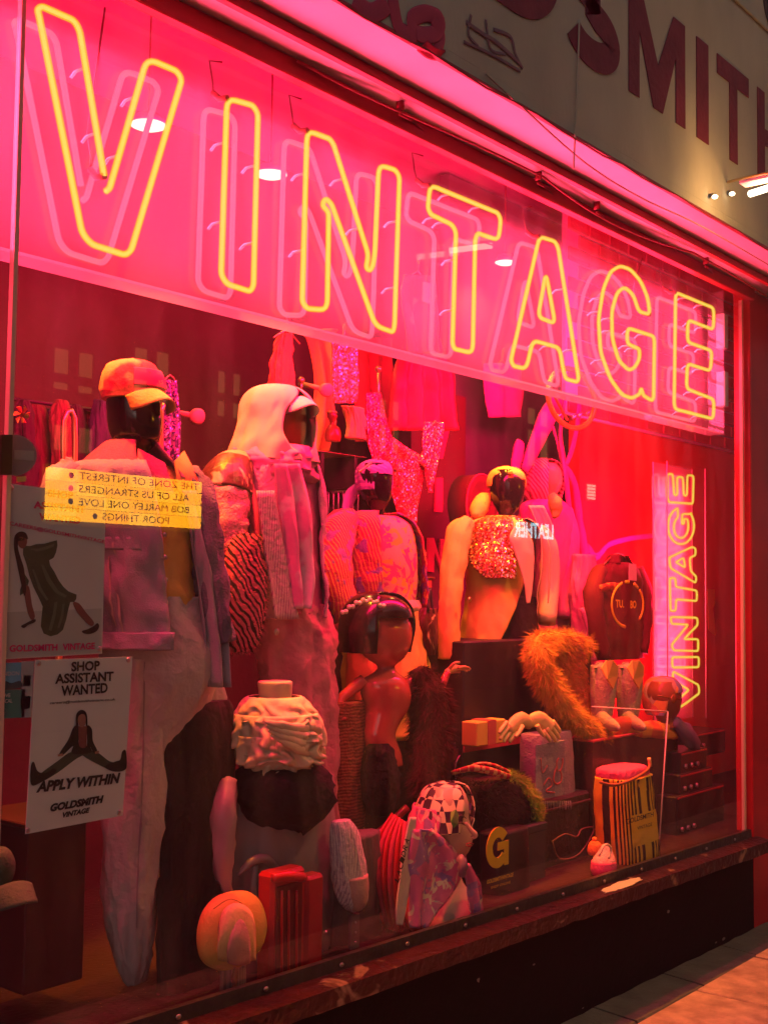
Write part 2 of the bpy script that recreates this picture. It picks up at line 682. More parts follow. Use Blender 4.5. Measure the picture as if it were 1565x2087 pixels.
WHITE = M('white_enamel', (0.75, 0.72, 0.70), 0.4, var=0.06)
CAB = M('cable_rubber', (0.30, 0.03, 0.04), 0.5, var=0)
# cable loops and hangers under the soffit
def cable(b):
    pts = []
    for i in range(61):
        t = i / 60
        x = 2.6 + t * 3.6
        pts.append((x, -0.10 + 0.03 * math.sin(x * 3.1), 3.378 - 0.022 * abs(math.sin(x * 2.4)) ** 0.7))
    b.tube(pts, 0.005, 6)
tag(part('soffit_cable', CAB, soff, cable), 'dark cable looping along the pink soffit')
for q, xx in enumerate((3.05, 3.9, 4.35, 5.4)):
    def hg(b):
        b.box(xx, xx + 0.012, -0.115, -0.09, 3.362, 3.3915)
        b.tube([(xx + 0.01, -0.10, 3.35), (xx + 0.13, -0.06, 3.375), (xx + 0.28, -0.035, 3.34)], 0.006, 6)
    part('cable_hanger', CAB, soff, hg)
def ecable(b):
    b.tube([(1.0 + i * 0.15, -0.412, 3.378 + 0.006 * math.sin(i * 1.7) - (0.012 if i % 14 == 5 else 0)) for i in range(90)], 0.004, 5)
part('edge_cable', CAB, soff, ecable)

# stall riser, sill, bead: the sill falls a little towards the far end
def zs(x):
    return 0.648 - 0.0215 * (x - 2.95)
BLK = M('black_gloss_paint', (0.004, 0.003, 0.003), 0.8, spec=0.1, var=0.35, vsc=4, bump=0.25, bsc=14)
def slant(b, x0, x1, y0, y1, h0, h1, n=30, chip=0.0):
    rings = []
    for i in range(n + 1):
        x = x0 + (x1 - x0) * i / n
        z = zs(x)
        d = chip * fbm(x * 9, 3.1)
        rings.append([(x, y0, z + h0 + d), (x, y0 + 0.004, z + h1), (x, y1, z + h1 + (0.012 if chip else 0)), (x, y1, z + h0)])
    b.rings(rings)
part('stall_riser', BLK, shop, lambda b: slant(b, -3, 6.1, -0.035, -0.002, -0.75, -0.075), smooth=False)
SILL = M('worn_sill_paint', (0.05, 0.008, 0.008), 0.3, pat='noise', c2=(0.26, 0.14, 0.10), sc=7.5, thr=0.68, soft=0.03, bump=0.45, bsc=30, var=0.3, vsc=14, dist=1.0)
sill = part('sill', SILL, shop, lambda b: slant(b, -3, 6.15, -0.115, -0.003, -0.085, -0.03, 120, 0.006), smooth=False)
part('paint_patch', M('flaked_cream_paint', (0.62, 0.52, 0.42), 0.6, bump=0.4), sill, lambda b: b.add([(4.62 + 0.16 * math.cos(a) * (1 + 0.35 * noise.noise(Vector((math.cos(a) * 3, math.sin(a) * 3, 2)))), -0.075 + 0.026 * math.sin(a) * (1 + 0.6 * noise.noise(Vector((math.cos(a) * 4, math.sin(a) * 4, 7)))), zs(4.62) - 0.0205 + 0.0035 * math.sin(a)) for a in [i * 0.1571 for i in range(40)]], [tuple(range(40))]), smooth=False, thick=0.003)
BEAD = M('dark_bead', (0.07, 0.045, 0.045), 0.35, metal=0.3, bump=0.3, bsc=25, var=0.3, vsc=12)
bead = part('glazing_bead', BEAD, shop, lambda b: slant(b, 1.3, 6.1, -0.026, -0.001, -0.03, 0.018, 60), smooth=False)
SCREW = M('screw_steel', (0.5, 0.42, 0.4), 0.3, metal=0.9)
for i in range(13):
    x = 1.92 + i * 0.33
    part('screw', SCREW, bead, lambda b: b.ball((x, -0.028, zs(x) - 0.004), 0.010, 0.004, 0.007, 10, 6))
CHIP = M('chipped_pale', (0.20, 0.15, 0.13), 0.8, var=0.2)
rs_ = random.Random(12)
for i in range(12):
    x = rs_.uniform(2.9, 6.0)
    z = zs(x) - rs_.choice((0.10, 0.09, 0.2, 0.33, 0.45)) - rs_.uniform(0, 0.03)
    w_, h_ = rs_.uniform(0.006, 0.02), rs_.uniform(0.003, 0.010)
    part('paint_chip', CHIP, shop, lambda b: b.prism([(x + w_ * math.cos(k) * rs_.uniform(.5, 1.2), z + h_ * math.sin(k) * rs_.uniform(.5, 1.3)) for k in (0, .9, 1.9, 2.8, 3.9, 5.0)], -0.0372, -0.0352), smooth=False)
# plinth stones along the foot of the wall
for i in range(9):
    x0 = 2.6 + i * 0.62
    def st(b):
        rr = []
        for k in range(9):
            x = x0 + 0.607 * k / 8
            dz = 0.008 * fbm(x * 6, 1.3)
            zb = 0.118 - 0.012 * max(0, x - 4.2)
            rr.append([(x, -0.255, -0.05), (x, -0.255 + 0.01 * fbm(x * 4, 9), zb - 0.03 + dz), (x, -0.225, zb + dz), (x, -0.037, zb + 0.012 + dz), (x, -0.037, -0.05)])
        b.rings(rr)
    part('plinth_stone', STONE, shop, st, smooth=False)

# glass
GLS = glass('window_glass', milk=0.004, milkcol=(0.8, 0.75, 0.75), r0=0.085, dirt=0.07)
part('window_pane', GLS, shop, lambda b: b.sheet(1.705, 6.065, 0.004, 0.55, 3.39), smooth=False)
part('window_pane', GLS, shop, lambda b: b.sheet(-0.6, 1.690, 0.004, 0.55, 3.39), smooth=False)
EDGE = M('glass_edge_seal', (0.75, 0.45, 0.35), 0.25, var=0.1)
part('edge_seal', EDGE, shop, lambda b: b.box(1.6915, 1.7035, -0.004, 0.014, 0.6, 3.33), smooth=False)
part('edge_seal', EDGE, shop, lambda b: b.box(6.067, 6.083, -0.004, 0.014, 0.55, 3.33), smooth=False)
part('pillar', DKR, shop, lambda b: b.box(6.105, 8.6, -0.03, 0.06, -0.1, 3.3915, bev=0.006), smooth=False)
# inside
BROWN = M('brown_wall', (0.038, 0.012, 0.008), 0.7, bump=0.2, bsc=15, var=0.25, vsc=3)
CEIL = M('ceiling_paint', (0.66, 0.60, 0.58), 0.8, var=0.08)
WRED = M('red_wall', (0.80, 0.014, 0.03), 0.5, var=0.12, vsc=2.5)
PURP = M('purple_wall', (0.13, 0.035, 0.13), 0.7, var=0.15)
part('back_wall', BROWN, shop, lambda b: b.box(-4, 9.4, 2.3, 2.4, -0.1, 4.35), smooth=False)
part('side_wall', BROWN, shop, lambda b: b.box(-4.1, -4.0, -0.3, 2.4, -0.1, 4.35), smooth=False)
part('side_wall', WRED, shop, lambda b: b.box(9.4, 9.5, -0.03, 2.4, -0.1, 4.35), smooth=False)
part('ceiling', CEIL, shop, lambda b: b.box(-4, 9.4, 0.0, 2.4, 4.22, 4.34), smooth=False)
wr = part('red_partition', WRED, shop, lambda b: b.box(6.05, 9.39, 0.95, 1.02, 0.1, 4.21), smooth=False)
part('display_floor', M('display_floor_board', (0.04, 0.014, 0.014), 0.45, var=0.3, bump=0.2), shop, lambda b: b.box(-0.6, 9.39, 0.012, 1.5, 0.48, 0.585), smooth=False)
part('shop_floor', M('shop_floor_board', (0.08, 0.04, 0.03), 0.5, var=0.3), shop, lambda b: b.box(-4, 9.39, 1.51, 2.299, 0.0, 0.1), smooth=False)
part('purple_panel', PURP, shop, lambda b: b.box(5.6, 6.85, 1.55, 1.62, 0.1, 4.2), smooth=False)
# painted brick above the small neon, single bricks proud of the wall
BR = M('painted_brick', (0.62, 0.10, 0.12), 0.55, bump=0.3, bsc=50, var=0.2, vsc=12)
MORT = M('pale_mortar', (0.78, 0.70, 0.68), 0.8, bump=0.2)
bw = part('brick_panel', MORT, shop, lambda b: b.box(5.85, 9.2, 0.925, 0.948, 2.78, 4.2), smooth=False)
b0 = None
for r_ in range(16):
    for c_ in range(14):
        x = 5.87 + c_ * 0.232 + (0.116 if r_ % 2 else 0)
        if x > 9.0:
            continue
        if b0 is None:
            q = MB()
            q.box(0, 0.217, -0.012, 0.006, 0, 0.073, bev=0.004)
            b0 = q.build('brick', BR, bw, smooth=False)
            o = b0
        else:
            o = b0.copy()
            col.objects.link(o)
        o.location = Vector((x, 0.924 - rnd.uniform(0, 0.003), 2.795 + r_ * 0.086))

# letters painted on the upper wall, and old graffiti
MAR = M('maroon_sign_paint', (0.19, 0.028, 0.05), 0.7, var=0.25, vsc=8, bump=0.2, bsc=40)
def lx(px, py):
    p = P(px, py, -0.4)
    return (p.x, p.z)
def strokes(b, polys, y, t):
    for pl in polys:
        b.prism(pl, y - t, y)
zb, zt = 3.685, 4.115     # baseline and cap line of the big lettering
def glyph(ch, x0, x1):
    w_ = x1 - x0
    h = zt - zb
    s_ = 0.085
    Z = lambda v: zb + v * h
    X = lambda u: x0 + u * w_
    if ch == 'I':
        return [[(x0, zb), (x1, zb), (x1, zt), (x0, zt)]]
    if ch == 'T':
        m_ = (x0 + x1) / 2
        return [[(x0, Z(0.80)), (m_ - s_ / 2, Z(0.80)), (m_ - s_ / 2, zb), (m_ + s_ / 2, zb), (m_ + s_ / 2, Z(0.80)), (x1, Z(0.80)), (x1, zt), (x0, zt)]]
    if ch == 'H':
        return [[(x0, zb), (x0 + s_, zb), (x0 + s_, Z(0.42)), (x1 - s_, Z(0.42)), (x1 - s_, zb), (x1, zb), (x1, zt), (x1 - s_, zt), (x1 - s_, Z(0.6)), (x0 + s_, Z(0.6)), (x0 + s_, zt), (x0, zt)]]
    if ch == 'M':
        return [[(x0, zb), (x0 + s_, zb), (x0 + s_, Z(0.62)), (X(0.5) - 0.04, zb), (X(0.5) + 0.04, zb), (x1 - s_, Z(0.62)), (x1 - s_, zb), (x1, zb), (x1, zt), (x1 - s_ - 0.02, zt), (X(0.5), Z(0.42)), (x0 + s_ + 0.02, zt), (x0, zt)]]
    if ch == 'L':
        return [[(x0, zb), (x1, zb), (x1, Z(0.2)), (x0 + s_, Z(0.2)), (x0 + s_, zt), (x0, zt)]]
    if ch in 'DO':
        o_, i_ = [], []
        for k in range(25):
            a = -math.pi / 2 + math.pi * k / 24
            if ch == 'D':
                o_.append((X(0.35) + w_ * 0.65 * math.cos(a), Z(0.5) + h * 0.5 * math.sin(a)))
                i_.append((X(0.35) + (w_ * 0.65 - s_) * math.cos(a), Z(0.5) + (h * 0.5 - s_ * .9) * math.sin(a)))
        if ch == 'D':
            return [[(x0, zb)] + o_ + [(x0, zt), (x0 + s_, zt - s_ * .9)] + i_[::-1] + [(x0 + s_, zb + s_ * .9)], [(x0, zb), (x0 + s_, zb + s_ * .9), (x0 + s_, zt - s_ * .9), (x0, zt)]]
        o_ = [(X(0.5) + w_ * .5 * math.cos(k * math.pi / 20), Z(.5) + h * .52 * math.sin(k * math.pi / 20)) for k in range(41)]
        i_ = [(X(0.5) + (w_ * .5 - s_) * math.cos(k * math.pi / 20), Z(.5) + (h * .52 - s_) * math.sin(k * math.pi / 20)) for k in range(41)]
        return [o_[:21] + i_[:21][::-1], o_[20:] + i_[20:][::-1]]
    if ch == 'S':
        ce = []
        for k in range(29):
            a = R(20 + 250 * k / 28)
            ce.append((X(.5) + (w_ * .5 - s_ / 2) * math.cos(a), Z(.74) + (h * .26 - s_ / 2) * math.sin(a)))
        for k in range(29):
            a = R(90 - 250 * k / 28)
            ce.append((X(.5) + (w_ * .5 - s_ / 2) * math.cos(a), Z(.27) + (h * .27 - s_ / 2) * math.sin(a)))
        return ce
        out = []
        for k in range(len(ce) - 1):
            (ax, az), (bx_, bz) = ce[k], ce[k + 1]
            d = Vector((bx_ - ax, bz - az))
            if d.length < 1e-6:
                continue
            d.normalize()
            n_ = Vector((-d.y, d.x)) * s_ / 2
            e = d * 0.004
            out.append([(ax + n_.x - e.x, az + n_.y - e.y), (ax - n_.x - e.x, az - n_.y - e.y), (bx_ - n_.x + e.x, bz - n_.y + e.y), (bx_ + n_.x + e.x, bz + n_.y + e.y)])
        return out
for ch, p0, p1 in (('D', 985, 1142), ('S', 1168, 1256), ('M', 1270, 1391), ('I', 1410, 1441), ('T', 1456, 1527)):
    xa, xb = {'D': (3.12, 3.55), 'S': (3.60, 3.975), 'M': (4.06, 4.545), 'I': (4.655, 4.77), 'T': (4.86, 5.20)}[ch]
    gl_ = glyph(ch, xa, xb)
    for k, g_ in enumerate([gl_]):
        def ff(b):
            if ch == 'S':
                pts = [Vector((x_, 0, z_)) for x_, z_ in g_]
                pts = [p for i_, p in enumerate(pts) if i_ == 0 or (p - pts[i_ - 1]).length > 1e-4]
                rr = []
                for i_, p in enumerate(pts):
                    t_ = (pts[min(i_ + 1, len(pts) - 1)] - pts[max(i_ - 1, 0)]).normalized()
                    n_ = Vector((-t_.z, 0, t_.x)) * 0.056
                    rr.append([(p.x + s1 * n_.x, yy, p.z + s1 * n_.z) for s1, yy in ((1, -0.4045), (-1, -0.4045), (-1, -0.4015), (1, -0.4015))])
                b.rings(rr)
                return
            for i_, pl in enumerate(g_):
                b.prism(pl, -0.4045, -0.4015 + 0.00001 * i_)
        part('painted_letter', MAR, shop, ff, smooth=False)
part('painted_letter', MAR, shop, lambda b: strokes(b, glyph('H', 5.30, 5.72), -0.4015, 0.003), smooth=False)
part('painted_letter', MAR, shop, lambda b: strokes(b, glyph('L', 2.70, 2.99), -0.4015, 0.003), smooth=False)
GRY = M('faded_black_paint', (0.05, 0.05, 0.05), 0.8, var=0.2)
def oo(b):
    c = P(1583, 18, -0.4)
    o_ = [(c.x + .18 * math.cos(a * .157), c.z + .16 * math.sin(a * .157)) for a in range(41)]
    i_ = [(c.x + .09 * math.cos(a * .157), c.z + .08 * math.sin(a * .157)) for a in range(41)]
    b.prism(o_[:21] + i_[:21][::-1], -0.4045, -0.4015)
    b.prism(o_[20:] + i_[20:][::-1], -0.4045, -0.4015)
part('painted_letter', GRY, shop, oo, smooth=False, label='faded black curve of upper lettering')
PKP = M('pink_spray_paint', (0.5, 0.045, 0.11), 0.7, var=0.2)
def graf(b):
    for pts, r in (([(722, -5), (745, 20), (765, 25), (790, 8)], .028), ([(800, -5), (808, 40), (818, 62), (842, 70), (840, 40), (862, 28), (880, 30), (896, 40), (890, 66), (866, 72), (848, 66)], .026),
                   ([(884, 40), (898, 70), (893, 100), (900, 112), (880, 108), (860, 92)], .022)):
        v = [P(a, c, -0.404) for a, c in pts]
        v = [Vector(q) for q in crom([tuple(q) for q in v], 6)]
        b.tube(v, r, 10, flat=0.06)
tag(part('graffiti', PKP, shop, graf), 'pink spray scrawl on the upper wall')
PUP = M('purple_spray_paint', (0.22, 0.12, 0.15), 0.7, var=0.2)
def graf2(b):
    for pts, r in (([(950, 45), (985, 70), (1010, 85), (1060, 130)], .008), ([(960, 30), (955, 70), (975, 95)], .006), ([(990, 40), (1000, 100), (1030, 110)], .006), ([(1005, 60), (1040, 75), (1050, 110), (1065, 140)], .007), ([(945, 85), (1000, 110), (1060, 145)], .006)):
        v = [Vector(q) for q in crom([tuple(P(a, c, -0.404)) for a, c in pts], 6)]
        b.tube(v, r, 6, flat=0.1)
tag(part('graffiti', PUP, shop, graf2), 'faint purple scribble on the upper wall')
# strings and battens on the upper wall
STR = M('old_string', (0.5, 0.44, 0.36), 0.8)
for pts in ([(990, 150), (1060, 215), (1190, 330), (1300, 400), (1430, 462), (1565, 540)], [(1180, 40), (1175, 200), (1168, 345)]):
    def sf(b):
        b.tube([Vector(q) for q in crom([tuple(P(a, c, -0.408)) for a, c in pts], 6)], 0.0035, 5)
    part('string', STR, shop, sf)
part('wall_batten', UW, shop, lambda b: [b.box(-4, 16, -0.412, -0.401, z_, z_ + 0.018, bev=0.003) for z_ in (4.42,)], smooth=False)

# ================================================================ the big neon sign
sign = thing('neon_sign', 'large acrylic box sign with pink lit VINTAGE in yellow neon outline across the window top', 'neon sign', (4, 0.05, 2.6))
ACR = glass('milky_acrylic', milk=0.11, milkcol=(0.95, 0.80, 0.82), r0=0.05, rough=0.02)
ACU = glass('milky_acrylic_floor', milk=0.45, milkcol=(0.95, 0.82, 0.80), r0=0.05, rough=0.1)
NEON = emission('neon_core', (1.0, 0.82, 0.22), 1.15)
def sheath(name, c, s, alpha):
    mt = emission(name, c, s)
    n, L = mt.node_tree.nodes, mt.node_tree.links
    t, mx = n.new('ShaderNodeBsdfTransparent'), n.new('ShaderNodeMixShader')
    mx.inputs[0].default_value = alpha
    L.new(t.outputs[0], mx.inputs[1])
    L.new(n['Emission'].outputs[0], mx.inputs[2])
    L.new(mx.outputs[0], n['Material Output'].inputs[0])
    return mt
SHEATH = sheath('yellow_neon', (1.0, 0.66, 0.0), 1.0, 0.5)
BLOCK = M('blockout_paint', (0.5, 0.10, 0.08), 0.5, var=0)
GHOST = emission('ghost_reflection', (1.0, 0.16, 0.26), 0.85)  # glowing rear copies of the letters, standing in for their reflections
part('back_panel', ACR, sign, lambda b: b.sheet(-0.5, 5.87, 0.1, 2.612, 3.36), smooth=False)
part('base_panel', ACU, sign, lambda b: b.box(-0.5, 5.87, 0.012, 0.097, 2.602, 2.610), smooth=False)
part('end_panel', ACR, sign, lambda b: b.box(5.866, 5.872, 0.012, 0.097, 2.612, 3.34), smooth=False)
for z_ in (3.14, 2.84):
    part('hinge_clip', WHITE, sign, lambda b: b.box(5.885, 5.93, 0.012, 0.06, z_ - 0.09, z_ + 0.09, bev=0.004), smooth=False)
LET = {
 'V': [([(213, 359), (163, 62), (152, 42), (86, 13), (77, 20), (80, 30), (168, 475), (187, 498), (256, 520), (268, 510), (371, 162), (361, 145), (300, 119), (224, 384), (216, 390)], False)],
 'I': [([(463, 200), (516, 215), (526, 232), (517, 582), (510, 594), (463, 579), (451, 560)], True)],
 'N': [([(626, 266), (672, 283), (680, 295), (751, 520), (746, 545), (754, 552), (760, 540), (764, 515), (772, 336), (805, 346), (814, 360), (804, 662), (801, 677), (765, 664), (676, 416), (664, 404), (656, 418), (670, 432), (667, 632), (626, 629), (616, 615)], True)],
 'T': [([(876, 377), (1014, 434), (1020, 447), (1016, 490), (973, 475), (968, 488), (963, 720), (926, 711), (922, 700), (929, 472), (921, 458), (878, 437), (872, 425)], True)],
 'A': [([(1099, 482), (1130, 492), (1137, 505), (1180, 780), (1152, 772), (1147, 752), (1140, 709), (1090, 695), (1083, 704), (1072, 752), (1046, 746), (1041, 734)], True), ([(1112, 556), (1131, 660), (1096, 646)], True)],
 'G': [([(1324, 641), (1319, 606), (1305, 573), (1284, 549), (1263, 542), (1244, 553), (1229, 588), (1219, 650), (1223, 717), (1243, 772), (1266, 804), (1287, 812), (1303, 803), (1306, 790), (1310, 806), (1331, 818), (1333, 686), (1278, 668), (1277, 700), (1303, 712), (1302, 733), (1293, 749), (1281, 755), (1260, 735), (1247, 690), (1246, 634), (1257, 596), (1272, 585), (1290, 601), (1301, 635)], True)],
 'E': [([(1376, 596), (1454, 628), (1453, 672), (1401, 652), (1400, 697), (1450, 715), (1447, 756), (1400, 741), (1398, 792), (1454, 814), (1453, 854), (1373, 833)], True)],
}
for ch, loops in LET.items():
    bb, pk, ck = MB(), MB(), MB()
    for pix, closed in loops:
        v = [P(a, c, 0.035) for a, c in pix]
        rad = 0.035 if ch != 'G' else 0.03
        fl = fillet(v, closed, rad)
        bb.tube(fl, 0.0092, 10, closed)
        ck.tube(fl, 0.0052, 7, closed)
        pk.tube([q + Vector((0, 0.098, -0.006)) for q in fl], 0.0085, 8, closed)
    let = bb.build('neon_letter', SHEATH, sign, label='yellow neon tube letter ' + ch)
    ck.build('tube_core', NEON, let)
    pk.build('reflection_tube', GHOST, let)
    e0 = P(*loops[0][0][0], 0.035)
    part('electrode', BLOCK, let, lambda b: b.tube([e0 + Vector((0, -0.002, 0)), e0 + Vector((0, 0.03, 0.004)), e0 + Vector((0, 0.06, 0.03))], 0.0098, 8))
    part('lead_wire', CAB, let, lambda b: b.tube([e0 + Vector((0, 0.06, 0.03)), e0 + Vector((0.02, 0.085, 0.08)), e0 + Vector((0.01, 0.09, 0.14)), Vector((e0.x + 0.03, 0.09, 3.36))], 0.003, 5))
    # glass stand-offs
    sb = MB()
    pix = loops[0][0]
    for i in range(0, len(pix), 2):
        a, c = P(*pix[i], 0.035), P(*pix[(i + 1) % len(pix)], 0.035)
        if (a - c).length < 0.12:
            continue
        for t in (0.3, 0.75):
            q = a.lerp(c, t)
            sb.tube([q + Vector((0, 0.006, 0)), q + Vector((0, 0.045, 0.0)), q + Vector((0, 0.062, -0.012))], 0.0045, 6)
    sb.build('stand_off', WHITE, let)
# the light the tubes give: in on the clothes, out on soffit and street

def glow(name, parent, loc, rot, sx, sy, watts, colour=PINK):
    ld = bpy.data.lights.new(name, 'AREA')
    ld.shape = 'RECTANGLE'
    ld.size, ld.size_y = sx, sy
    ld.energy = watts
    ld.color = colour
    lo = bpy.data.objects.new(name, ld)
    col.objects.link(lo)
    lo.parent = parent
    lo.location = Vector(loc) - ORG[parent.name]
    lo.rotation_euler = [R(a) for a in rot]
    lo.visible_camera = False
    return lo
glow('neon_glow', sign, (3.75, 0.21, 3.0), (90 - 20, 0, 0), 4.4, 0.4, 340)          # inward and down on the clothes
glow('neon_glow', sign, (3.1, 0.17, 2.95), (-90 + 8, 0, 0), 5.4, 0.6, 430, (1.0, 0.035, 0.115))            # out to the street, through the acrylic
# ================================================================ small neon, upright
S2Y = 0.46
s2 = thing('neon_sign', 'small upright acrylic sign with VINTAGE in yellow neon against the red wall', 'neon sign', P(1390, 1470, S2Y))
A2 = glass('clear_acrylic', milk=0.38, milkcol=(0.95, 0.75, 0.8), r0=0.06)
v = [P(1332, 945, S2Y + .06), P(1424, 951, S2Y), P(1441, 1470, S2Y), P(1344, 1470, S2Y + .06)]
xa, xb, za, zc = P(1350, 950, S2Y).x, P(1428, 950, S2Y).x, P(1390, 1470, S2Y).z, P(1390, 948, S2Y).z
part('back_panel', A2, s2, lambda b: b.sheet(xa, xb, S2Y + 0.057, za, zc), smooth=False)
part('front_panel', glass('clear_acrylic_front', milk=0.02, r0=0.05), s2, lambda b: b.sheet(xa, xb, S2Y - 0.023, za, zc), smooth=False)
for xe, ye in ((xa, S2Y - 0.024), (xa, S2Y + 0.058), (xb, S2Y - 0.024), (xb, S2Y + 0.058)):
    part('edge_rod', M('acrylic_edge', (0.9, 0.5, 0.55), 0.3), s2, lambda b: b.tube([(xe, ye, za), (xe, ye, zc)], 0.0035, 6))
glow('neon_glow', s2, (xa + 0.2, S2Y + 0.07, (za + zc) / 2), (90, 0, 0), 0.35, 1.2, 60)
glow('neon_glow', s2, (xa + 0.2, S2Y + 0.12, (za + zc) / 2), (-90, 0, 0), 0.35, 1.2, 60, (1.0, 0.03, 0.10))
def S2(a, c):
    return P(1040 + a / 2.98, 900 + c / 2.98, S2Y)
def arc(cx, cy, rx, ry, d0, d1, n=14):
    return [(cx + rx * math.cos(R(d0 + (d1 - d0) * i / n)), cy + ry * math.sin(R(d0 + (d1 - d0) * i / n))) for i in range(n + 1)]
SM = {
 'V': [[(985, 1395), (1140, 1478), (1146, 1528), (1060, 1592), (985, 1640), (985, 1595), (1082, 1508), (985, 1450)]],
 'I': [[(980, 1310), (1142, 1308), (1142, 1370), (982, 1372)]],
 'N': [[(970, 1065), (1132, 1070), (1136, 1112), (1052, 1200), (1138, 1200), (1138, 1272), (990, 1268), (976, 1236), (1078, 1112), (976, 1106)]],
 'T': [[(966, 828), (1000, 828), (1002, 882), (1130, 905), (1130, 968), (1004, 958), (1002, 1028), (970, 1028)]],
 'A': [[(962, 705), (1100, 640), (1122, 648), (1122, 690), (1086, 706), (1092, 785), (1128, 822), (1122, 858), (970, 768)], [(1002, 732), (1050, 705), (1060, 766)]],
 'G': [arc(1034, 512, 80, 112, -45, 255) + [(1014, 420), (1016, 448)] + arc(1034, 520, 44, 66, 240, -20)[0:14] + [(1076, 470), (1052, 470), (1052, 500), (1040, 500), (1040, 440), (1098, 440)]],
 'E': [[(950, 198), (984, 196), (992, 325), (1012, 326), (1010, 215), (1046, 216), (1050, 328), (1070, 328), (1072, 204), (1110, 208), (1106, 378), (962, 368), (950, 340)]],
}
for ch, loops in SM.items():
    bb, pk, ck = MB(), MB(), MB()
    for pix in loops:
        fl = fillet([S2(a, c) for a, c in pix], True, 0.02)
        bb.tube(fl, 0.0075, 8, True)
        ck.tube(fl, 0.0038, 6, True)
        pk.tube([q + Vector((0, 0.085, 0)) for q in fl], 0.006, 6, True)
    let = bb.build('neon_letter', SHEATH, s2, label='yellow neon tube letter ' + ch + ' lying on its side')
    ck.build('tube_core', NEON, let)
    pk.build('reflection_tube', GHOST, let)  # added ghost of the small letter, as if mirrored in its back panel

# ================================================================ lamps in the shop
LDISC = emission('lamp_disc', (1.0, 0.80, 0.52), 2.5)
BRASS = M('brass', (0.75, 0.48, 0.18), 0.3, metal=0.9, var=0.1)
for px, py, y, lab, pw_ in ((303, 257, 1.35, 'white disc pendant lamp glowing inside the V of the sign', 22), (552, 357, 1.35, 'white disc pendant lamp glowing between the I and N of the sign', 30), (1029, 536, 1.35, 'small pendant lamp glowing between the T and A of the sign', 20)):
    c = P(px, py, y)
    t = thing('pendant_lamp', lab, 'lamp', c, 'pendant lamps')
    k = 1.0 if px < 1000 else 0.8
    part('lamp_shade', WHITE, t, lambda b: b.lathe(c, [(0.005, 0.05), (0.05 * k, 0.045), (0.075 * k, 0.012), (0.078 * k, 0.004)], 24))
    part('diffuser', LDISC, t, lambda b: b.lathe(c, [(0.074 * k, 0.003), (0.05 * k, -0.008), (0.004, -0.012)], 24))
    part('cord', CAB, t, lambda b: b.tube([c + Vector((0, 0, 0.05)), (c.x, c.y, 4.22)], 0.004, 6))
    ld = bpy.data.lights.new('lamp_light', 'SPOT')
    ld.energy = pw_
    ld.color = (1.0, 0.50, 0.10)
    ld.spot_size = R(150)
    ld.spot_blend = 0.6
    ld.shadow_soft_size = 0.07
    lo = bpy.data.objects.new('lamp_light', ld)
    col.objects.link(lo)
    lo.parent = t
    lo.location = (0, 0, -0.03)
# spotlights on a rail just behind the sign, lighting the clothes from above
rail = thing('spotlight_rail', 'black ceiling rail behind the sign carrying warm spotlights', 'rail', (3.6, 0.62, 4.0))
part('track', BLK, rail, lambda b: b.box(1.2, 6.0, 0.60, 0.64, 3.99, 4.02), smooth=False)
for i, (x, tgt, en) in enumerate(((1.95, (2.26, 0.34, 2.2), 360), (2.95, (3.10, 0.48, 2.45), 190), (4.55, (4.66, 0.62, 1.9), 300), (5.2, (5.15, 0.42, 1.45), 420), (2.55, (2.84, 0.24, 1.5), 300))):
    c = Vector((x, 0.62, 3.92))
    d = (Vector(tgt) - c).normalized()
    t = thing('spotlight', ('spotlight on the rail above the capped mannequin', 'spotlight on the rail above the hooded mannequin', 'spotlight on the rail above the yellow bandana mannequin', 'spotlight on the rail above the golden fur collar', 'spotlight on the rail above the cream ruffled bust')[i], 'spotlight', c, 'rail spotlights')
    part('can', BLK, t, lambda b: b.tube([c - d * 0.07, c + d * 0.05], [0.035, 0.04], 14))
    part('bulb', LDISC, t, lambda b: b.tube([c + d * 0.051, c + d * 0.054], [0.034, 0.03], 14))
    part('stem', BLK, t, lambda b: b.tube([c, (c.x, c.y, 3.99)], 0.006, 6))
    ld = bpy.data.lights.new('spot_light', 'SPOT')
    ld.energy = en
    ld.color = (1.0, 0.30, 0.008)
    ld.spot_size = R(34)
    ld.spot_blend = 0.5
    ld.shadow_soft_size = 0.035
    lo = bpy.data.objects.new('spot_light', ld)
    col.objects.link(lo)
    lo.parent = t
    lo.location = d * 0.08
    lo.rotation_euler = d.to_track_quat('-Z', 'Y').to_euler()

# ================================================================ lit lamps out on the wall at the right
lp = thing('wall_lamp', 'bright white strip lamp on an arm at the right edge of the upper wall', 'lamp', P(1540, 390, -0.62))
LW = emission('street_lamp_white', (1.0, 0.82, 0.55), 5.0)
a_, c_ = P(1528, 395, -0.62), P(1600, 372, -0.80)
part('lamp_tube', LW, lp, lambda b: b.tube([a_, c_], 0.014, 10))
part('lamp_hood', WHITE, lp, lambda b: b.box(a_.x, c_.x + 0.03, -0.80, -0.60, a_.z + 0.03, a_.z + 0.04), smooth=False)
part('lamp_arm', BRASS, lp, lambda b: b.tube([P(1483, 371, -0.41), P(1520, 362, -0.55), P(1600, 345, -0.80)], 0.006, 6))
ld = bpy.data.lights.new('strip_light', 'SPOT')
ld.spot_size = R(140)
ld.spot_blend = 0.7
ld.energy = 110
ld.color = (1.0, 0.42, 0.16)
ld.shadow_soft_size = 0.06
lo = bpy.data.objects.new('strip_light', ld)
col.objects.link(lo)
lo.parent = lp
lo.location = Vector(((a_.x + c_.x) / 2, -0.95, a_.z - 0.04)) - ORG[lp.name]
lo.visible_glossy = False
ld = bpy.data.lights.new('strip_light', 'POINT')
ld.energy = 6
ld.color = (1.0, 0.50, 0.16)
ld.shadow_soft_size = 0.05
lo = bpy.data.objects.new('strip_light', ld)
col.objects.link(lo)
lo.parent = lp
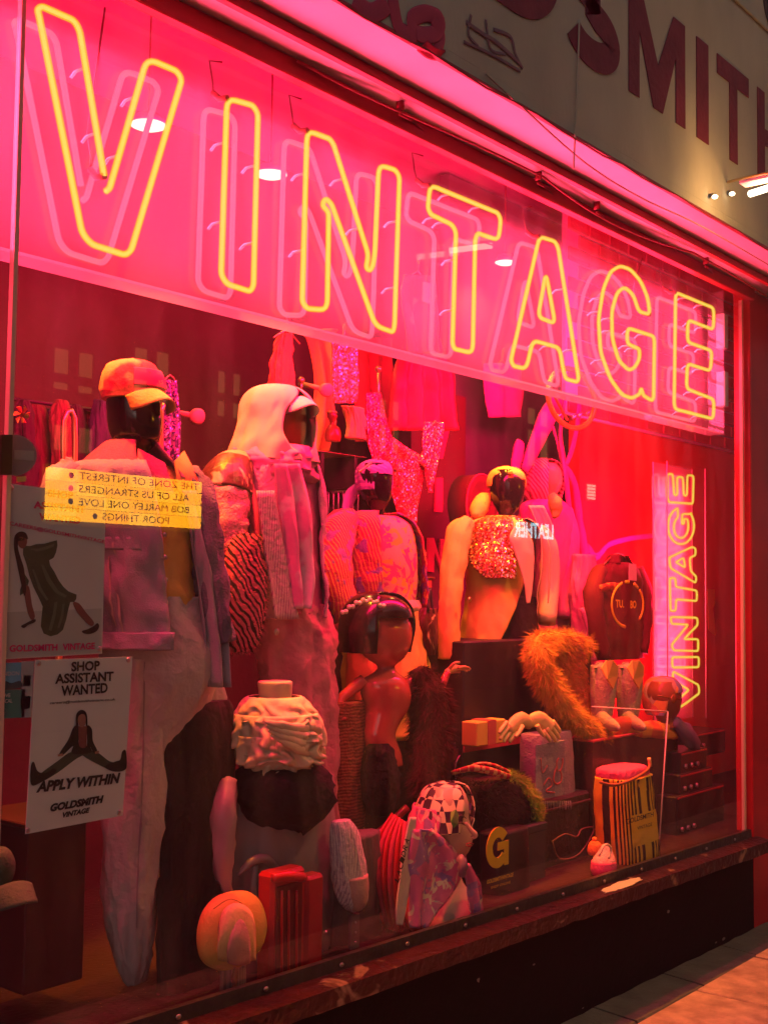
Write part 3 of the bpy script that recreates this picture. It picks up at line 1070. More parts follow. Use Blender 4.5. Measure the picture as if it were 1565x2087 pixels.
lo.location = Vector((a_.x + 0.05, -0.66, a_.z)) - ORG[lp.name]
lo.visible_glossy = False
for px, py, lab in ((1456, 401, 'lower of two tiny lit bulbs on the upper wall'), (1491, 395, 'tiny lit bulb on the upper wall beside the strip lamp')):
    t = thing('bulb', lab, 'bulb', P(px, py, -0.43))
    part('globe', LW, t, lambda b: b.ball(P(px, py, -0.43), 0.013, 0.013, 0.009, 10, 8))
    part('holder', BRASS, t, lambda b: b.tube([P(px, py, -0.43) + Vector((0, 0.006, 0.006)), P(px, py - 3, -0.402)], 0.008, 8))

# ================================================================ across the street, seen as reflections in the window
DR = 9.0
def Q(px, py, off=0.0):
    p = P(px, py, DR)
    return Vector((p.x, -DR + off, p.z))
opp = thing('opposite_building', 'dark brick building across the street with tall dim windows, reflected in the glass', 'building', (14, -DR - 0.8, 0.1))
part('wall', M('opposite_brick', (0.10, 0.05, 0.035), 0.85, bump=0.3, var=0.3), opp, lambda b: b.box(-6, 40, -DR - 3, -DR - 0.35, -0.1, 9.0), smooth=False)
LITW = emission('dim_lit_window', (1.0, 0.55, 0.18), 0.8)
FRM = M('window_frame_paint', (0.12, 0.08, 0.06), 0.6)
for px0, px1, py0, py1 in ((135, 232, 690, 810), (300, 385, 690, 830), (470, 530, 740, 860), (640, 690, 790, 930), (800, 850, 800, 930), (1100, 1150, 820, 960), (135, 232, 850, 940), (470, 530, 920, 1000)):
    A, B = Q(px0, py0), Q(px1, py1)
    wn = part('window', LITW, opp, lambda b: b.box(A.x, B.x, -DR - 0.36, -DR - 0.34, B.z, A.z), smooth=False)
    def fr(b):
        for x in (A.x, (A.x + B.x) / 2, B.x):
            b.box(x - 0.06, x + 0.06, -DR - 0.33, -DR - 0.28, B.z, A.z)
        for z in (A.z, A.z - 0.4, B.z):
            b.box(A.x - 0.06, B.x + 0.06, -DR - 0.335, -DR - 0.275, z - 0.05, z + 0.05)
    part('frame', FRM, wn, fr, smooth=False)
mq = thing('cinema_marquee', 'yellow lit cinema board across the street listing films, mirrored in the window', 'marquee', Q(258, 1080))
A, B = Q(104, 950), Q(412, 1078)
nb = 6
YB = emission('marquee_yellow', (1.0, 0.40, 0.008), 14.0)
YB2 = emission('marquee_pale', (1.0, 0.48, 0.02), 14.0)
z1_, z0_ = A.z, B.z
hh = (z1_ - z0_) / 4
for k in range(nb):
    xa_ = A.x + (B.x - A.x) * k / nb
    xb_ = A.x + (B.x - A.x) * (k + 1) / nb
    for r_ in range(4):
        part('light_panel', YB if (k + r_) % 3 else YB2, mq, lambda b: b.box(xa_ + 0.012, xb_ - 0.012, -DR - 0.1, -DR, z0_ + hh * r_ + 0.006, z0_ + hh * (r_ + 1) - 0.006), smooth=False)
part('board_back', FRM, mq, lambda b: b.box(A.x - 0.03, B.x + 0.03, -DR - 0.3, -DR - 0.105, z0_ - 0.04, z1_ + 0.04), smooth=False)
BLT = M('marquee_letter', (0.02, 0.015, 0.01), 0.5, var=0)
RLT = M('marquee_letter_red', (0.35, 0.01, 0.01), 0.5, var=0)
for r_, (s_, f0, f1) in enumerate((('THE ZONE OF INTEREST', 0.97, 0.17), ('ALL OF US STRANGERS', 0.90, 0.17), ('BOB MARLEY ONE LOVE', 0.90, 0.17), ('POOR THINGS', 0.76, 0.32))):
    zb_ = z1_ - hh * (r_ + 1) + hh * 0.22
    x0_ = A.x + (B.x - A.x) * f0
    x1_ = A.x + (B.x - A.x) * f1
    text(s_, 'lettering', BLT, mq, (x0_, -DR + 0.012, zb_), (-1, 0, 0), (0, 0, 1), x0_ - x1_, hh * 0.56)
    part('bullet', RLT, mq, lambda b: b.ball((x1_ - 0.11, -DR + 0.012, zb_ + hh * 0.25), 0.035, 0.01, 0.035, 10, 8))
ls = thing('leather_sign', 'pale blue lit shop sign reading LEATHER across the street, mirrored in the window', 'shop sign', Q(1087, 1105))
A, B = Q(1048, 1062), Q(1128, 1100)
part('sign_board', FRM, ls, lambda b: b.box(A.x - .1, B.x + .1, -DR - 0.2, -DR - 0.02, B.z - .08, A.z + .08), smooth=False)
text('LEATHER', 'lettering', emission('sign_pale_blue', (0.45, 0.85, 0.95), 8.0), ls, (B.x, -DR + 0.0, B.z), (-1, 0, 0), (0, 0, 1), B.x - A.x, A.z - B.z, bold=0.03)
vs_ = thing('hanging_sign', 'small pale upright lit sign across the street, mirrored against the red wall', 'shop sign', Q(1205, 1020))
A, B = Q(1198, 986), Q(1213, 1020)
part('sign_board', FRM, vs_, lambda b: b.box(A.x - .04, B.x + .04, -DR - 0.2, -DR - 0.02, B.z - .04, A.z + .04), smooth=False)
for i in range(5):
    zz = A.z + (B.z - A.z) * (i + .1) / 5
    part('light_bar', emission('sign_pale_green', (0.75, 0.9, 0.65), 4.0), vs_, lambda b: b.box(A.x, B.x, -DR - .015, -DR + .01, zz - (A.z - B.z) * .13, zz), smooth=False)

for _n in ('yellow_neon', 'neon_core', 'ghost_reflection', 'lamp_disc', 'street_lamp_white', 'dim_lit_window', 'marquee_yellow', 'marquee_pale', 'sign_pale_blue', 'sign_pale_green'):
    MATS[_n].cycles.emission_sampling = 'NONE'
# ================================================================ fabrics
BLACKG = M('mannequin_black', (0.012, 0.008, 0.010), 0.12, spec=0.6, var=0.1)
SKIN = M('mannequin_skin', (0.72, 0.46, 0.32), 0.35, var=0.05)
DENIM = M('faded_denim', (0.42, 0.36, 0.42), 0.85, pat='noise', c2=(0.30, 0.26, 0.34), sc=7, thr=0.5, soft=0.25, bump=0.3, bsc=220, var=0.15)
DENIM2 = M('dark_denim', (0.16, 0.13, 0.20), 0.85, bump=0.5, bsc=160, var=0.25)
CORD = M('collar_cord', (0.50, 0.09, 0.20), 0.8, bump=0.4, bsc=150)
OTEE = M('orange_tee', (0.85, 0.42, 0.10), 0.8, bump=0.25, bsc=30, var=0.12)
GREYT = M('grey_trousers', (0.56, 0.44, 0.44), 0.8, bump=0.3, bsc=60, var=0.12, vsc=3)
DKBR = M('dark_brown_cloth', (0.007, 0.005, 0.005), 0.8, bump=0.3, bsc=40, var=0.35, vsc=4)
CAPR = M('cap_red', (0.62, 0.05, 0.06), 0.75, pat='noise', c2=(0.80, 0.55, 0.12), sc=5.5, thr=0.52, soft=0.03, bump=0.25, bsc=150)
CAPY = M('cap_yellow', (0.85, 0.55, 0.10), 0.7, bump=0.3, bsc=120, var=0.1)
SCARF = M('cream_print_scarf', (0.76, 0.50, 0.34), 0.75, pat='noise', c2=(0.55, 0.12, 0.20), sc=9, thr=0.68, soft=0.015, bump=0.06, bsc=120, var=0.06, dist=0.6)
SCARF2 = M('magenta_scarf', (0.75, 0.16, 0.42), 0.65, pat='noise', c2=(0.80, 0.45, 0.62), sc=7, thr=0.57, soft=0.03, bump=0.2, bsc=40)
LEATH = M('patched_leather', (0.09, 0.03, 0.02), 0.35, pat='noise', c2=(0.75, 0.45, 0.20), sc=8, thr=0.57, soft=0.02, dist=1.2, bump=0.3, bsc=40)
RIB = M('rose_rib_knit', (0.70, 0.33, 0.33), 0.85, bump=0.6, bsc=110, var=0.1)
LILAC = M('lilac_vest', (0.60, 0.26, 0.45), 0.8, pat='noise', c2=(0.72, 0.48, 0.52), sc=10, thr=0.62, soft=0.03, bump=0.4, bsc=90)
MAG = M('magenta_jersey', (0.72, 0.10, 0.34), 0.8, bump=0.2, bsc=40, var=0.15)
ROSE = M('rose_trousers', (0.62, 0.16, 0.26), 0.8, bump=0.35, bsc=40, var=0.2, vsc=5)
ZEB = M('zigzag_fur_bag', (0.70, 0.12, 0.20), 0.95, pat='stripe', c2=(0.03, 0.01, 0.015), sc=16, rot=(0, 40, 20), thr=0.60, dist=7, bump=0.5, bsc=90)
PURS = M('purple_scarf', (0.25, 0.12, 0.36), 0.6, pat='stripe', c2=(0.40, 0.22, 0.46), sc=18, rot=(0, 50, 0), dist=2, bump=0.3, bsc=50)
STRJ = M('striped_weave_jacket', (0.50, 0.05, 0.10), 0.85, pat='stripe', c2=(0.75, 0.42, 0.10), c3=(0.25, 0.10, 0.35), sc=26, rot=(0, 15, 15), thr=0.78, dist=1.2, bump=0.4, bsc=70)
REDCL = M('red_cloth', (0.58, 0.05, 0.08), 0.8, bump=0.3, bsc=35, var=0.2)
GTEE = M('printed_tee', (0.82, 0.40, 0.28), 0.8, pat='noise', c2=(0.72, 0.06, 0.28), c3=(0.90, 0.56, 0.06), sc=11, thr=0.52, soft=0.015, dist=1.3)
GOLDB = M('gold_blazer', (0.88, 0.52, 0.10), 0.7, bump=0.15, bsc=25, var=0.08, vsc=4)
PEACH = M('peach_lapel_lit_side', (0.85, 0.50, 0.34), 0.6, bump=0.1, bsc=20, var=0.06)  # lapel peach; on the blazer's right side it paints in the light
SEQ = M('red_gold_sequins', (0.45, 0.05, 0.03), 0.25, metal=0.6, pat='sequin', c2=(0.80, 0.35, 0.08), c3=(1.0, 0.85, 0.5), sc=150, thr=0.6, var=0)
SEQR = M('red_sequins', (0.70, 0.03, 0.08), 0.25, metal=0.5, pat='sequin', c2=(0.80, 0.08, 0.12), c3=(1.0, 0.55, 0.35), sc=140, thr=0.6, var=0)
SEQO = M('orange_sequins', (0.85, 0.28, 0.04), 0.25, metal=0.4, pat='sequin', c2=(0.85, 0.45, 0.08), c3=(1.0, 0.95, 0.8), sc=120, thr=0.6, var=0)
YBAN = M('yellow_star_bandana', (0.90, 0.62, 0.08), 0.65, pat='noise', c2=(0.60, 0.25, 0.05), sc=28, thr=0.68, soft=0.02, bump=0.15)
STRS = M('pink_striped_scarf', (0.85, 0.38, 0.32), 0.6, pat='stripe', c2=(0.45, 0.02, 0.10), sc=22, rot=(0, 35, 30), thr=0.62, dist=2.0)
PINKC = M('pink_cloth', (0.80, 0.15, 0.38), 0.7, bump=0.25, bsc=30, var=0.12)
CREAM = M('cream_ruffle', (0.86, 0.58, 0.40), 0.7, bump=0.25, bsc=35, var=0.06)
BLKC = M('black_felt', (0.010, 0.008, 0.009), 0.85, bump=0.4, bsc=70, var=0.3)
SATIN = M('grey_satin', (0.30, 0.24, 0.25), 0.38, bump=0.12, bsc=12, var=0.12, vsc=3)
OHAT = M('ochre_hat', (0.82, 0.46, 0.08), 0.7, bump=0.2, bsc=140, var=0.08)
PEAK = M('dusty_pink_peak', (0.62, 0.33, 0.26), 0.7, bump=0.2, bsc=140, var=0.1)
REDLEA = M('red_leather', (0.50, 0.008, 0.012), 0.28, bump=0.15, bsc=60, var=0.12, coat=0.3)
REDDK = M('dark_red_leather', (0.16, 0.004, 0.008), 0.3, bump=0.15, bsc=60, var=0.2)
WHKN = M('white_knit', (0.74, 0.62, 0.60), 0.9, pat='stripe', c2=(0.50, 0.36, 0.42), sc=38, rot=(0, 4, 0), thr=0.7, dist=1.5, bump=0.5, bsc=80)
CHECK = M('chequer_scarf', (0.90, 0.72, 0.42), 0.6, pat='check', c2=(0.06, 0.02, 0.05), sc=26, var=0.06)
FLOR = M('floral_scarf', (0.78, 0.14, 0.34), 0.5, pat='noise', c2=(0.36, 0.16, 0.42), c3=(0.85, 0.62, 0.50), sc=8, thr=0.55, soft=0.02, dist=1.6, bump=0.1)
BFUR = M('brown_fur', (0.10, 0.035, 0.018), 0.9, var=0.3, vsc=15)
DFUR = M('dark_fur', (0.030, 0.013, 0.009), 0.9, var=0.3, vsc=15)
GFUR = M('green_fur', (0.45, 0.58, 0.06), 0.9, var=0.25, vsc=15)
OFUR = M('golden_fur', (0.80, 0.42, 0.06), 0.9, var=0.3, vsc=10)
BBAG = M('black_bag', (0.02, 0.015, 0.016), 0.5, var=0.2)
YPRT = M('yellow_print', (0.85, 0.52, 0.02), 0.6, var=0.06)
TRUNK = M('dark_trunk', (0.055, 0.045, 0.045), 0.6, bump=0.4, bsc=40, var=0.3)
WOOD = M('pale_wood', (0.62, 0.38, 0.17), 0.5, var=0.15, vsc=10)
STEEL = M('steel', (0.55, 0.5, 0.5), 0.3, metal=0.9, var=0.1)
BOOT = M('grey_suede_boot', (0.46, 0.36, 0.26), 0.9, bump=0.4, bsc=90, var=0.15)
BOOTI = M('tan_boot_lining', (0.80, 0.40, 0.10), 0.7, var=0.1)
PINKF = M('pink_tissue', (0.85, 0.08, 0.24), 0.9, bump=0.5, bsc=40, var=0.1)
STEREO = M('stereo_black', (0.03, 0.02, 0.022), 0.35, bump=0.1, bsc=80, var=0.2)
PAPER = M('poster_paper', (0.72, 0.68, 0.66), 0.55, var=0.04, vsc=3)
PAPER2 = M('grey_backdrop_print', (0.66, 0.62, 0.60), 0.5, var=0.10, vsc=3)
INK = M('black_ink', (0.012, 0.012, 0.012), 0.5, var=0)
PINKI = M('pink_ink', (0.72, 0.03, 0.16), 0.5, var=0)
def S(px, w_=1):  # helper for rough radii in metres near the front
    return px * 0.0014

def mannequin(name, label, base, group='dressed mannequins'):
    return thing(name, label, 'mannequin', base, group)

# ---------------------------------------------------------------- 1: cap and denim jacket
Y1 = 0.38
m1 = mannequin('mannequin', 'black mannequin in red and yellow cap, faded denim jacket and grey trousers', P(275, 2010, Y1))
part('head', BLACKG, m1, lambda b: b.loft([(790, 222, 322), (810, 218, 327), (840, 218, 331), (865, 220, 332), (890, 226, 327), (908, 240, 316), (920, 252, 303), (935, 256, 300), (960, 254, 304), (985, 235, 330), (1010, 200, 370)], Y1, 1.05, sub=4))
part('torso', OTEE, m1, lambda b: b.loft([(948, 262, 345), (965, 210, 375), (1000, 190, 395), (1080, 195, 402), (1160, 205, 400), (1215, 215, 405), (1250, 222, 410)], Y1, 0.72, fold=0.012, fk=3, fz=12))
cap = part('cap', CAPR, m1, lambda b: b.loft([(733, 262, 280), (736, 242, 298), (744, 222, 315), (760, 210, 327), (782, 204, 334), (800, 204, 335), (815, 207, 333)], Y1, 1.06, fold=0.004, fk=2, fz=20))
def brim(b, c, w_, l_, drop, tz=0.0, fwd=0.0):
    rings = []
    for i in range(9):
        v_ = i / 8
        ring = []
        for j in range(17):
            u = -1 + 2 * j / 16
            e = math.sqrt(max(0, 1 - u * u))
            ring.append(c + Vector((u * w_ * (1 - 0.12 * v_), -fwd - e * 0.03 - v_ * l_ * (0.25 + 0.75 * e), -drop * u * u - tz * v_ - 0.012 * v_ * v_)))
        rings.append(ring)
    b.rings(rings, False, False)
cc = P(270, 800, Y1)
part('brim', CAPY, cap, lambda b: brim(b, cc + Vector((0, 0, 0.004)), 0.075, 0.075, 0.03, 0.03, 0.062), thick=0.004)
part('front_patch', M('cap_patch', (0.66, 0.04, 0.14), 0.7), cap, lambda b: b.loft([(758, 214, 328), (775, 208, 335), (795, 204, 338)], Y1, 1.06, a0=-40, a1=42, grow=0.002), thick=0.002)
text('AYERS', 'lettering', M('patch_thread', (0.85, 0.5, 0.2), 0.7, var=0), cap, P(300, 779, Y1 - 0.095), (0.93, -0.22, 0), (0, 0.25, 1), 0.055, 0.012)
part('button', CAPY, cap, lambda b: b.ball(P(271, 733, Y1), 0.008, 0.008, 0.005, 8, 6))
jk = part('jacket_body', DENIM, m1, lambda b: b.loft([(940, 222, 345), (955, 160, 385), (985, 150, 405), (1060, 165, 418), (1160, 180, 425), (1260, 190, 432), (1320, 188, 438)], Y1, 0.80, a0=46, a1=340, fold=0.020, fk=2.2, fz=7, n=72), thick=0.004)
part('collar', CORD, m1, lambda b: b.loft([(905, 225, 318), (925, 200, 335), (955, 172, 362), (975, 165, 372)], Y1, 0.95, a0=30, a1=330, fold=0.008, n=40), thick=0.008)
def lapel(b, s_):
    c = P(255 if s_ < 0 else 330, 960, Y1)
    vs = []
    o_ = [(-0.02, -0.08, 0.06), (0.05, -0.12, 0.02), (0.06, -0.15, -0.07), (0.01, -0.15, -0.10), (-0.05, -0.12, -0.03)]
    b.add([c + Vector((x * -s_ * 1.0, y, z)) for x, y, z in o_], [(0, 1, 2, 3, 4)])
part('lapel', CORD, m1, lambda b: lapel(b, -1), thick=0.006)
part('lapel', OTEE, m1, lambda b: lapel(b, 1), thick=0.006)
part('hem_band', DENIM, m1, lambda b: b.loft([(1285, 188, 440), (1318, 186, 442)], Y1, 0.80, a0=44, a1=341, fold=0.02, fk=2.2, fz=7, n=72, grow=0.006), thick=0.008)
part('sleeve', DENIM, m1, lambda b: b.ptube([(160, 960, 34, Y1 + .04), (130, 1000, 46, Y1 + .05), (118, 1100, 44, Y1 + .06), (125, 1200, 40, Y1 + .03), (150, 1290, 32, Y1)], n=28, fold=0.02, seed=3, sub=7))
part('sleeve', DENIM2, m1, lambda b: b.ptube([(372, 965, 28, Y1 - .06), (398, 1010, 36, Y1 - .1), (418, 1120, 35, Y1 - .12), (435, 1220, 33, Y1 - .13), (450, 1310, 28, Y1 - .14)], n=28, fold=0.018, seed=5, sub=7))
part('front_panel', DENIM, m1, lambda b: b.cloth([(1000, 372, 396), (1060, 386, 412), (1130, 398, 430), (1200, 408, 444), (1300, 418, 458), (1400, 428, 463)], Y1 - 0.15, 0.022, 1.7), thick=0.004)
for i in range(5):
    part('button', STEEL, m1, lambda b: b.ball(P(336 + i * 1.5, 1090 + i * 46, Y1 - 0.142), 0.008, 0.004, 0.008, 8, 6))
JROW = [(940, 222, 345), (955, 160, 385), (985, 150, 405), (1060, 165, 418), (1160, 180, 425), (1260, 190, 432), (1285, 189, 434)]
STI = M('denim_stitch', (0.55, 0.42, 0.40), 0.8, var=0)
for a_ in (-62, -68, -98, -104, -128):
    part('seam', STI, m1, lambda b: b.loft(JROW[2:] if a_ > -110 else JROW[1:], Y1, 0.80, a0=a_ - 0.9, a1=a_ + 0.9, fold=0.020, fk=2.2, fz=7, n=4, grow=0.0035))
part('seam', STI, m1, lambda b: b.loft([(1066, 166, 418.5), (1070, 167, 419)], Y1, 0.80, a0=-150, a1=-40, fold=0.020, fk=2.2, fz=7, n=48, grow=0.004))
part('pocket_flap', DENIM, m1, lambda b: b.loft([(1100, 178, 424), (1125, 180, 425)], Y1, 0.8, a0=-75, a1=-40, grow=0.008), thick=0.005)
part('hips', GREYT, m1, lambda b: b.loft([(1215, 228, 418), (1260, 222, 430), (1330, 218, 448), (1380, 220, 446), (1430, 223, 424), (1480, 224, 388), (1530, 226, 356)], Y1, 0.75, fold=0.012, fk=3))
part('trouser_leg', GREYT, m1, lambda b: b.loft([(1340, 214, 346), (1480, 213, 344), (1600, 212, 336), (1720, 212, 328), (1820, 214, 318), (1880, 222, 312), (1940, 238, 304), (1985, 255, 294), (2006, 264, 284)], Y1 - 0.02, 0.8, fold=0.014, fk=2, fz=4))
part('trouser_leg', GREYT, m1, lambda b: b.loft([(1380, 338, 452), (1500, 338, 462), (1650, 335, 450), (1850, 340, 440), (2060, 345, 436)], Y1 + 0.06, 0.8, fold=0.015, fk=2, fz=4))
part('crease', M('crease_thread', (0.34, 0.25, 0.27), 0.8), m1, lambda b: b.loft([(1345, 214, 346), (1480, 213, 344), (1600, 212, 336), (1720, 212, 328), (1820, 214, 318), (1880, 222, 312)], Y1 - 0.02, 0.8, a0=-22, a1=-19, n=4, grow=0.003, fold=0.014, fk=2, fz=4))

# ---------------------------------------------------------------- dark coat hanging in front of its leg
dc = thing('draped_coat', 'dark brown coat hanging between the grey trousers and the satin skirt', 'coat', P(400, 2060, 0.31))
part('coat_panel', DKBR, dc, lambda b: b.loft([(1430, 372, 452), (1450, 345, 460), (1490, 338, 464), (1540, 336, 467), (1620, 334, 470), (1750, 334, 450), (1900, 336, 440), (2060, 335, 444)], 0.31, 0.3, fold=0.02, fk=3, fz=3))

# ---------------------------------------------------------------- 2: hooded mannequin
Y2 = 0.50
m2 = mannequin('mannequin', 'mannequin with cream printed headscarf over a cap, lilac vest and rose trousers', P(610, 1960, Y2))
part('head', M('orange_face', (0.42, 0.10, 0.03), 0.4), m2, lambda b: b.loft([(800, 520, 605), (830, 508, 622), (870, 510, 625), (900, 525, 620), (925, 540, 608), (950, 540, 600), (985, 515, 620)], Y2, 1.05))
def hoodf(b):
    rows = [(787, 556, 572, 0), (789, 532, 594, 0), (796, 513, 614, 2), (808, 501, 629, 8), (826, 493, 639, 22), (845, 489, 642, 34), (868, 485, 643, 38), (892, 480, 641, 36), (912, 474, 640, 26), (928, 470, 642, 14), (944, 466, 645, 5)]
    rows = crom(rows, 6)
    rings = []
    for py, xl, xr, op in rows:
        cq = P((xl + xr) / 2, py, Y2)
        h = (xr - xl) / 2 * mpp(cq) / 1.03
        ring = []
        for j in range(80):
            a_ = R(max(op, 0) + (360 - 2 * max(op, 0)) * j / 79)
            fo = 0.012 * fbm(math.sin(a_) * 2.2 + 0.6 * py / 100, math.cos(a_) * 2.2, py * 0.012 + a_ * 0.8) * min(1, max(0, (py - 795) / 40))
            fo += 0.006 * math.sin(a_ * 9 + py * 0.03) * max(0, (py - 850) / 90)
            ring.append(cq + Vector((math.sin(a_) * (h + fo), -math.cos(a_) * (h + fo) * 1.06, 0)))
        rings.append(ring)
    b.rings(rings, False, False)
hood = part('headscarf', SCARF, m2, hoodf, thick=0.004)
part('cap_brim', M('cream_cap', (0.82, 0.66, 0.52), 0.7), m2, lambda b: brim(b, P(568, 816, Y2), 0.072, 0.058, 0.030, 0.022, 0.085), thick=0.005)
part('scarf_roll', SCARF2, m2, lambda b: b.loft([(912, 484, 634), (930, 468, 644), (950, 458, 650), (972, 460, 648), (985, 475, 640)], Y2, 0.95, fold=0.018, fk=3.5, fz=16, n=64))
part('scarf_tail', SCARF2, m2, lambda b: b.cloth([(945, 560, 612), (1020, 568, 632), (1100, 580, 640), (1180, 590, 640), (1240, 598, 632)], Y2 - 0.18, 0.018, 2.0, seed=1), thick=0.004)
part('torso', MAG, m2, lambda b: b.loft([(945, 500, 630), (975, 478, 645), (1050, 480, 648), (1140, 495, 648), (1220, 510, 655), (1250, 515, 660)], Y2, 0.72, fold=0.012, fk=3))
part('vest', LILAC, m2, lambda b: b.loft([(935, 505, 625), (960, 470, 650), (1040, 478, 655), (1140, 490, 656), (1220, 500, 662), (1258, 505, 664)], Y2, 0.84, a0=30, a1=330, fold=0.018, n=64), thick=0.007)
part('front_band', M('pale_lilac_band', (0.70, 0.40, 0.48), 0.8, pat='stripe', c2=(0.45, 0.1, 0.3), sc=30, thr=0.85, bump=0.4), m2, lambda b: b.cloth([(1000, 522, 556), (1100, 536, 572), (1180, 548, 588), (1262, 560, 606)], Y2 - 0.17, 0.006, 1.0), thick=0.008)
part('shoulder', LEATH, m2, lambda b: b.ptube([(505, 945, 26, Y2 + .02), (478, 958, 44, Y2), (462, 985, 56, Y2 - .02), (458, 1010, 58, Y2 - .03)], n=20))
part('sleeve', RIB, m2, lambda b: b.ptube([(460, 1005, 54, Y2 - .03), (456, 1050, 50, Y2 - .05), (462, 1100, 45, Y2 - .07), (480, 1150, 38, Y2 - .09), (505, 1195, 30, Y2 - .1)], n=28, fold=0.014, nz=12, sub=7))
part('trousers', ROSE, m2, lambda b: b.loft([(1230, 512, 662), (1290, 525, 678), (1370, 532, 684), (1460, 535, 686), (1560, 538, 686), (1700, 545, 684), (1960, 555, 680)], Y2, 0.7, fold=0.022, fk=3, fz=6))
part('pocket_button', STEEL, m2, lambda b: b.ball(P(564, 1288, Y2 - 0.15), 0.012, 0.006, 0.012, 8, 6))
bag = thing('shoulder_bag', 'fuzzy pink and black zigzag shoulder bag hanging beside the lilac vest', 'bag', P(495, 1330, 0.36))
def bagf(b):
    global bagr
    bagr = b.loft([(1088, 490, 532), (1105, 474, 538), (1150, 460, 541), (1210, 452, 541), (1270, 455, 535), (1310, 463, 525), (1328, 475, 510)], 0.36, 0.45, fold=0.006)
part('bag_body', ZEB, bag, bagf)
def bf2(b): b.fur(bagr, 2600, 0.018, 0.0012, 0.3, 5)
part('bag_fur', ZEB, bag, bf2, kind='stuff', smooth=False)
part('strap', M('strap_pink', (0.4, 0.05, 0.1), 0.7), bag, lambda b: b.ptube([(500, 1100, 6, .36), (492, 1020, 6, .42), (500, 950, 6, .45), (520, 1030, 6, .38), (525, 1100, 6, .36)], n=6))

# ---------------------------------------------------------------- 3: purple headscarf
Y3 = 0.75
m3 = mannequin('mannequin', 'black mannequin in purple headscarf, striped weave jacket and bright printed tee', P(770, 1500, Y3))
part('head', BLACKG, m3, lambda b: b.loft([(945, 740, 788), (965, 730, 796), (990, 732, 798), (1015, 738, 797), (1030, 748, 788), (1042, 755, 782), (1060, 752, 790), (1078, 735, 810)], Y3, 1.05))
hs3 = part('headscarf', PURS, m3, lambda b: b.loft([(938, 758, 776), (942, 744, 790), (952, 731, 798), (970, 726, 800), (988, 726, 799), (1000, 728, 797)], Y3 + 0.012, 1.08, a0=52, a1=308, fold=0.005, n=40), thick=0.004)
part('band', PURS, hs3, lambda b: b.loft([(938, 758, 776), (944, 742, 792), (956, 730, 799), (968, 727, 800)], Y3 + 0.004, 1.06, fold=0.004, n=40))
part('knot_tail', M('slate_scarf', (0.28, 0.20, 0.40), 0.6), hs3, lambda b: b.ptube([(732, 990, 10, Y3 + .1), (715, 1010, 16, Y3 + .12), (706, 1035, 14, Y3 + .1), (702, 1055, 6, Y3 + .08)], n=12, flat=0.5))
part('gold_pin', BRASS, hs3, lambda b: b.ptube([(732, 962, 2.5, Y3 - .1), (757, 942, 2.5, Y3 - .1)], n=6))
part('tee', GTEE, m3, lambda b: b.loft([(1052, 735, 810), (1072, 712, 838), (1120, 705, 850), (1170, 708, 852), (1215, 715, 848), (1232, 718, 846)], Y3, 0.8, fold=0.006))
part('jacket', STRJ, m3, lambda b: b.loft([(1046, 728, 808), (1062, 690, 838), (1110, 672, 862), (1170, 672, 868), (1235, 680, 868)], Y3, 0.88, a0=42, a1=318, fold=0.012, n=44), thick=0.007)
part('sleeve', STRJ, m3, lambda b: b.ptube([(712, 1058, 24, Y3), (690, 1085, 36, Y3 - .03), (680, 1140, 38, Y3 - .06), (685, 1200, 36, Y3 - .08), (705, 1260, 30, Y3 - .1)], n=18, fold=0.010))
part('under_jacket', REDCL, m3, lambda b: b.ptube([(700, 1060, 30, Y3 + .12), (668, 1110, 34, Y3 + .1), (662, 1200, 32, Y3 + .08), (680, 1290, 28, Y3 + .05)], n=16, fold=0.012))
part('tied_shirt', M('peach_shirt', (0.85, 0.45, 0.36), 0.7, bump=0.3, bsc=20), m3, lambda b: b.loft([(1222, 712, 850), (1238, 708, 856), (1252, 715, 850)], Y3, 0.84, fold=0.014, fk=4))
part('skirt', GOLDB, m3, lambda b: b.loft([(1245, 712, 856), (1300, 705, 866), (1380, 700, 870), (1500, 695, 875)], Y3, 0.8, fold=0.02, fk=4))

# ---------------------------------------------------------------- 4: gold blazer
Y4 = 0.70
m4 = mannequin('mannequin', 'black mannequin in yellow star bandana and gold blazer with sequined shoulder', P(1030, 1420, Y4))
part('head', BLACKG, m4, lambda b: b.loft([(958, 1010, 1052), (975, 999, 1066), (1000, 998, 1069), (1020, 1002, 1065), (1036, 1010, 1056), (1048, 1016, 1046), (1065, 1014, 1048), (1085, 1000, 1070)], Y4, 1.05))
bn = part('bandana', YBAN, m4, lambda b: b.loft([(952, 1025, 1040), (955, 1012, 1054), (963, 1000, 1065), (976, 994, 1070), (986, 993, 1071), (992, 994, 1069)], Y4 + 0.014, 1.08, a0=40, a1=320, n=40), thick=0.004)
part('brow_band', YBAN, bn, lambda b: b.loft([(952, 1025, 1040), (956, 1010, 1056), (966, 999, 1067), (979, 996, 1070)], Y4 + 0.006, 1.05, n=40))
def star(b):
    c = P(1040, 968, Y4 - 0.098)
    pts = [(c.x + (0.016 if i % 2 == 0 else 0.006) * math.sin(i * math.pi / 5), c.z + (0.016 if i % 2 == 0 else 0.006) * math.cos(i * math.pi / 5)) for i in range(10)]
    b.prism(pts, c.y - 0.012, c.y + 0.01)
part('star_print', M('olive_print', (0.40, 0.25, 0.03), 0.7), bn, star, smooth=False)
part('bandana_knot', YBAN, bn, lambda b: b.ptube([(1000, 1010, 6, Y4 + .08), (985, 1020, 16, Y4 + .1), (974, 1040, 18, Y4 + .09), (968, 1055, 8, Y4 + .08)], n=12, fold=0.006))
part('top', BLKC, m4, lambda b: b.loft([(1062, 985, 1075), (1080, 960, 1090), (1140, 955, 1092), (1200, 965, 1085), (1300, 960, 1090)], Y4, 0.75))
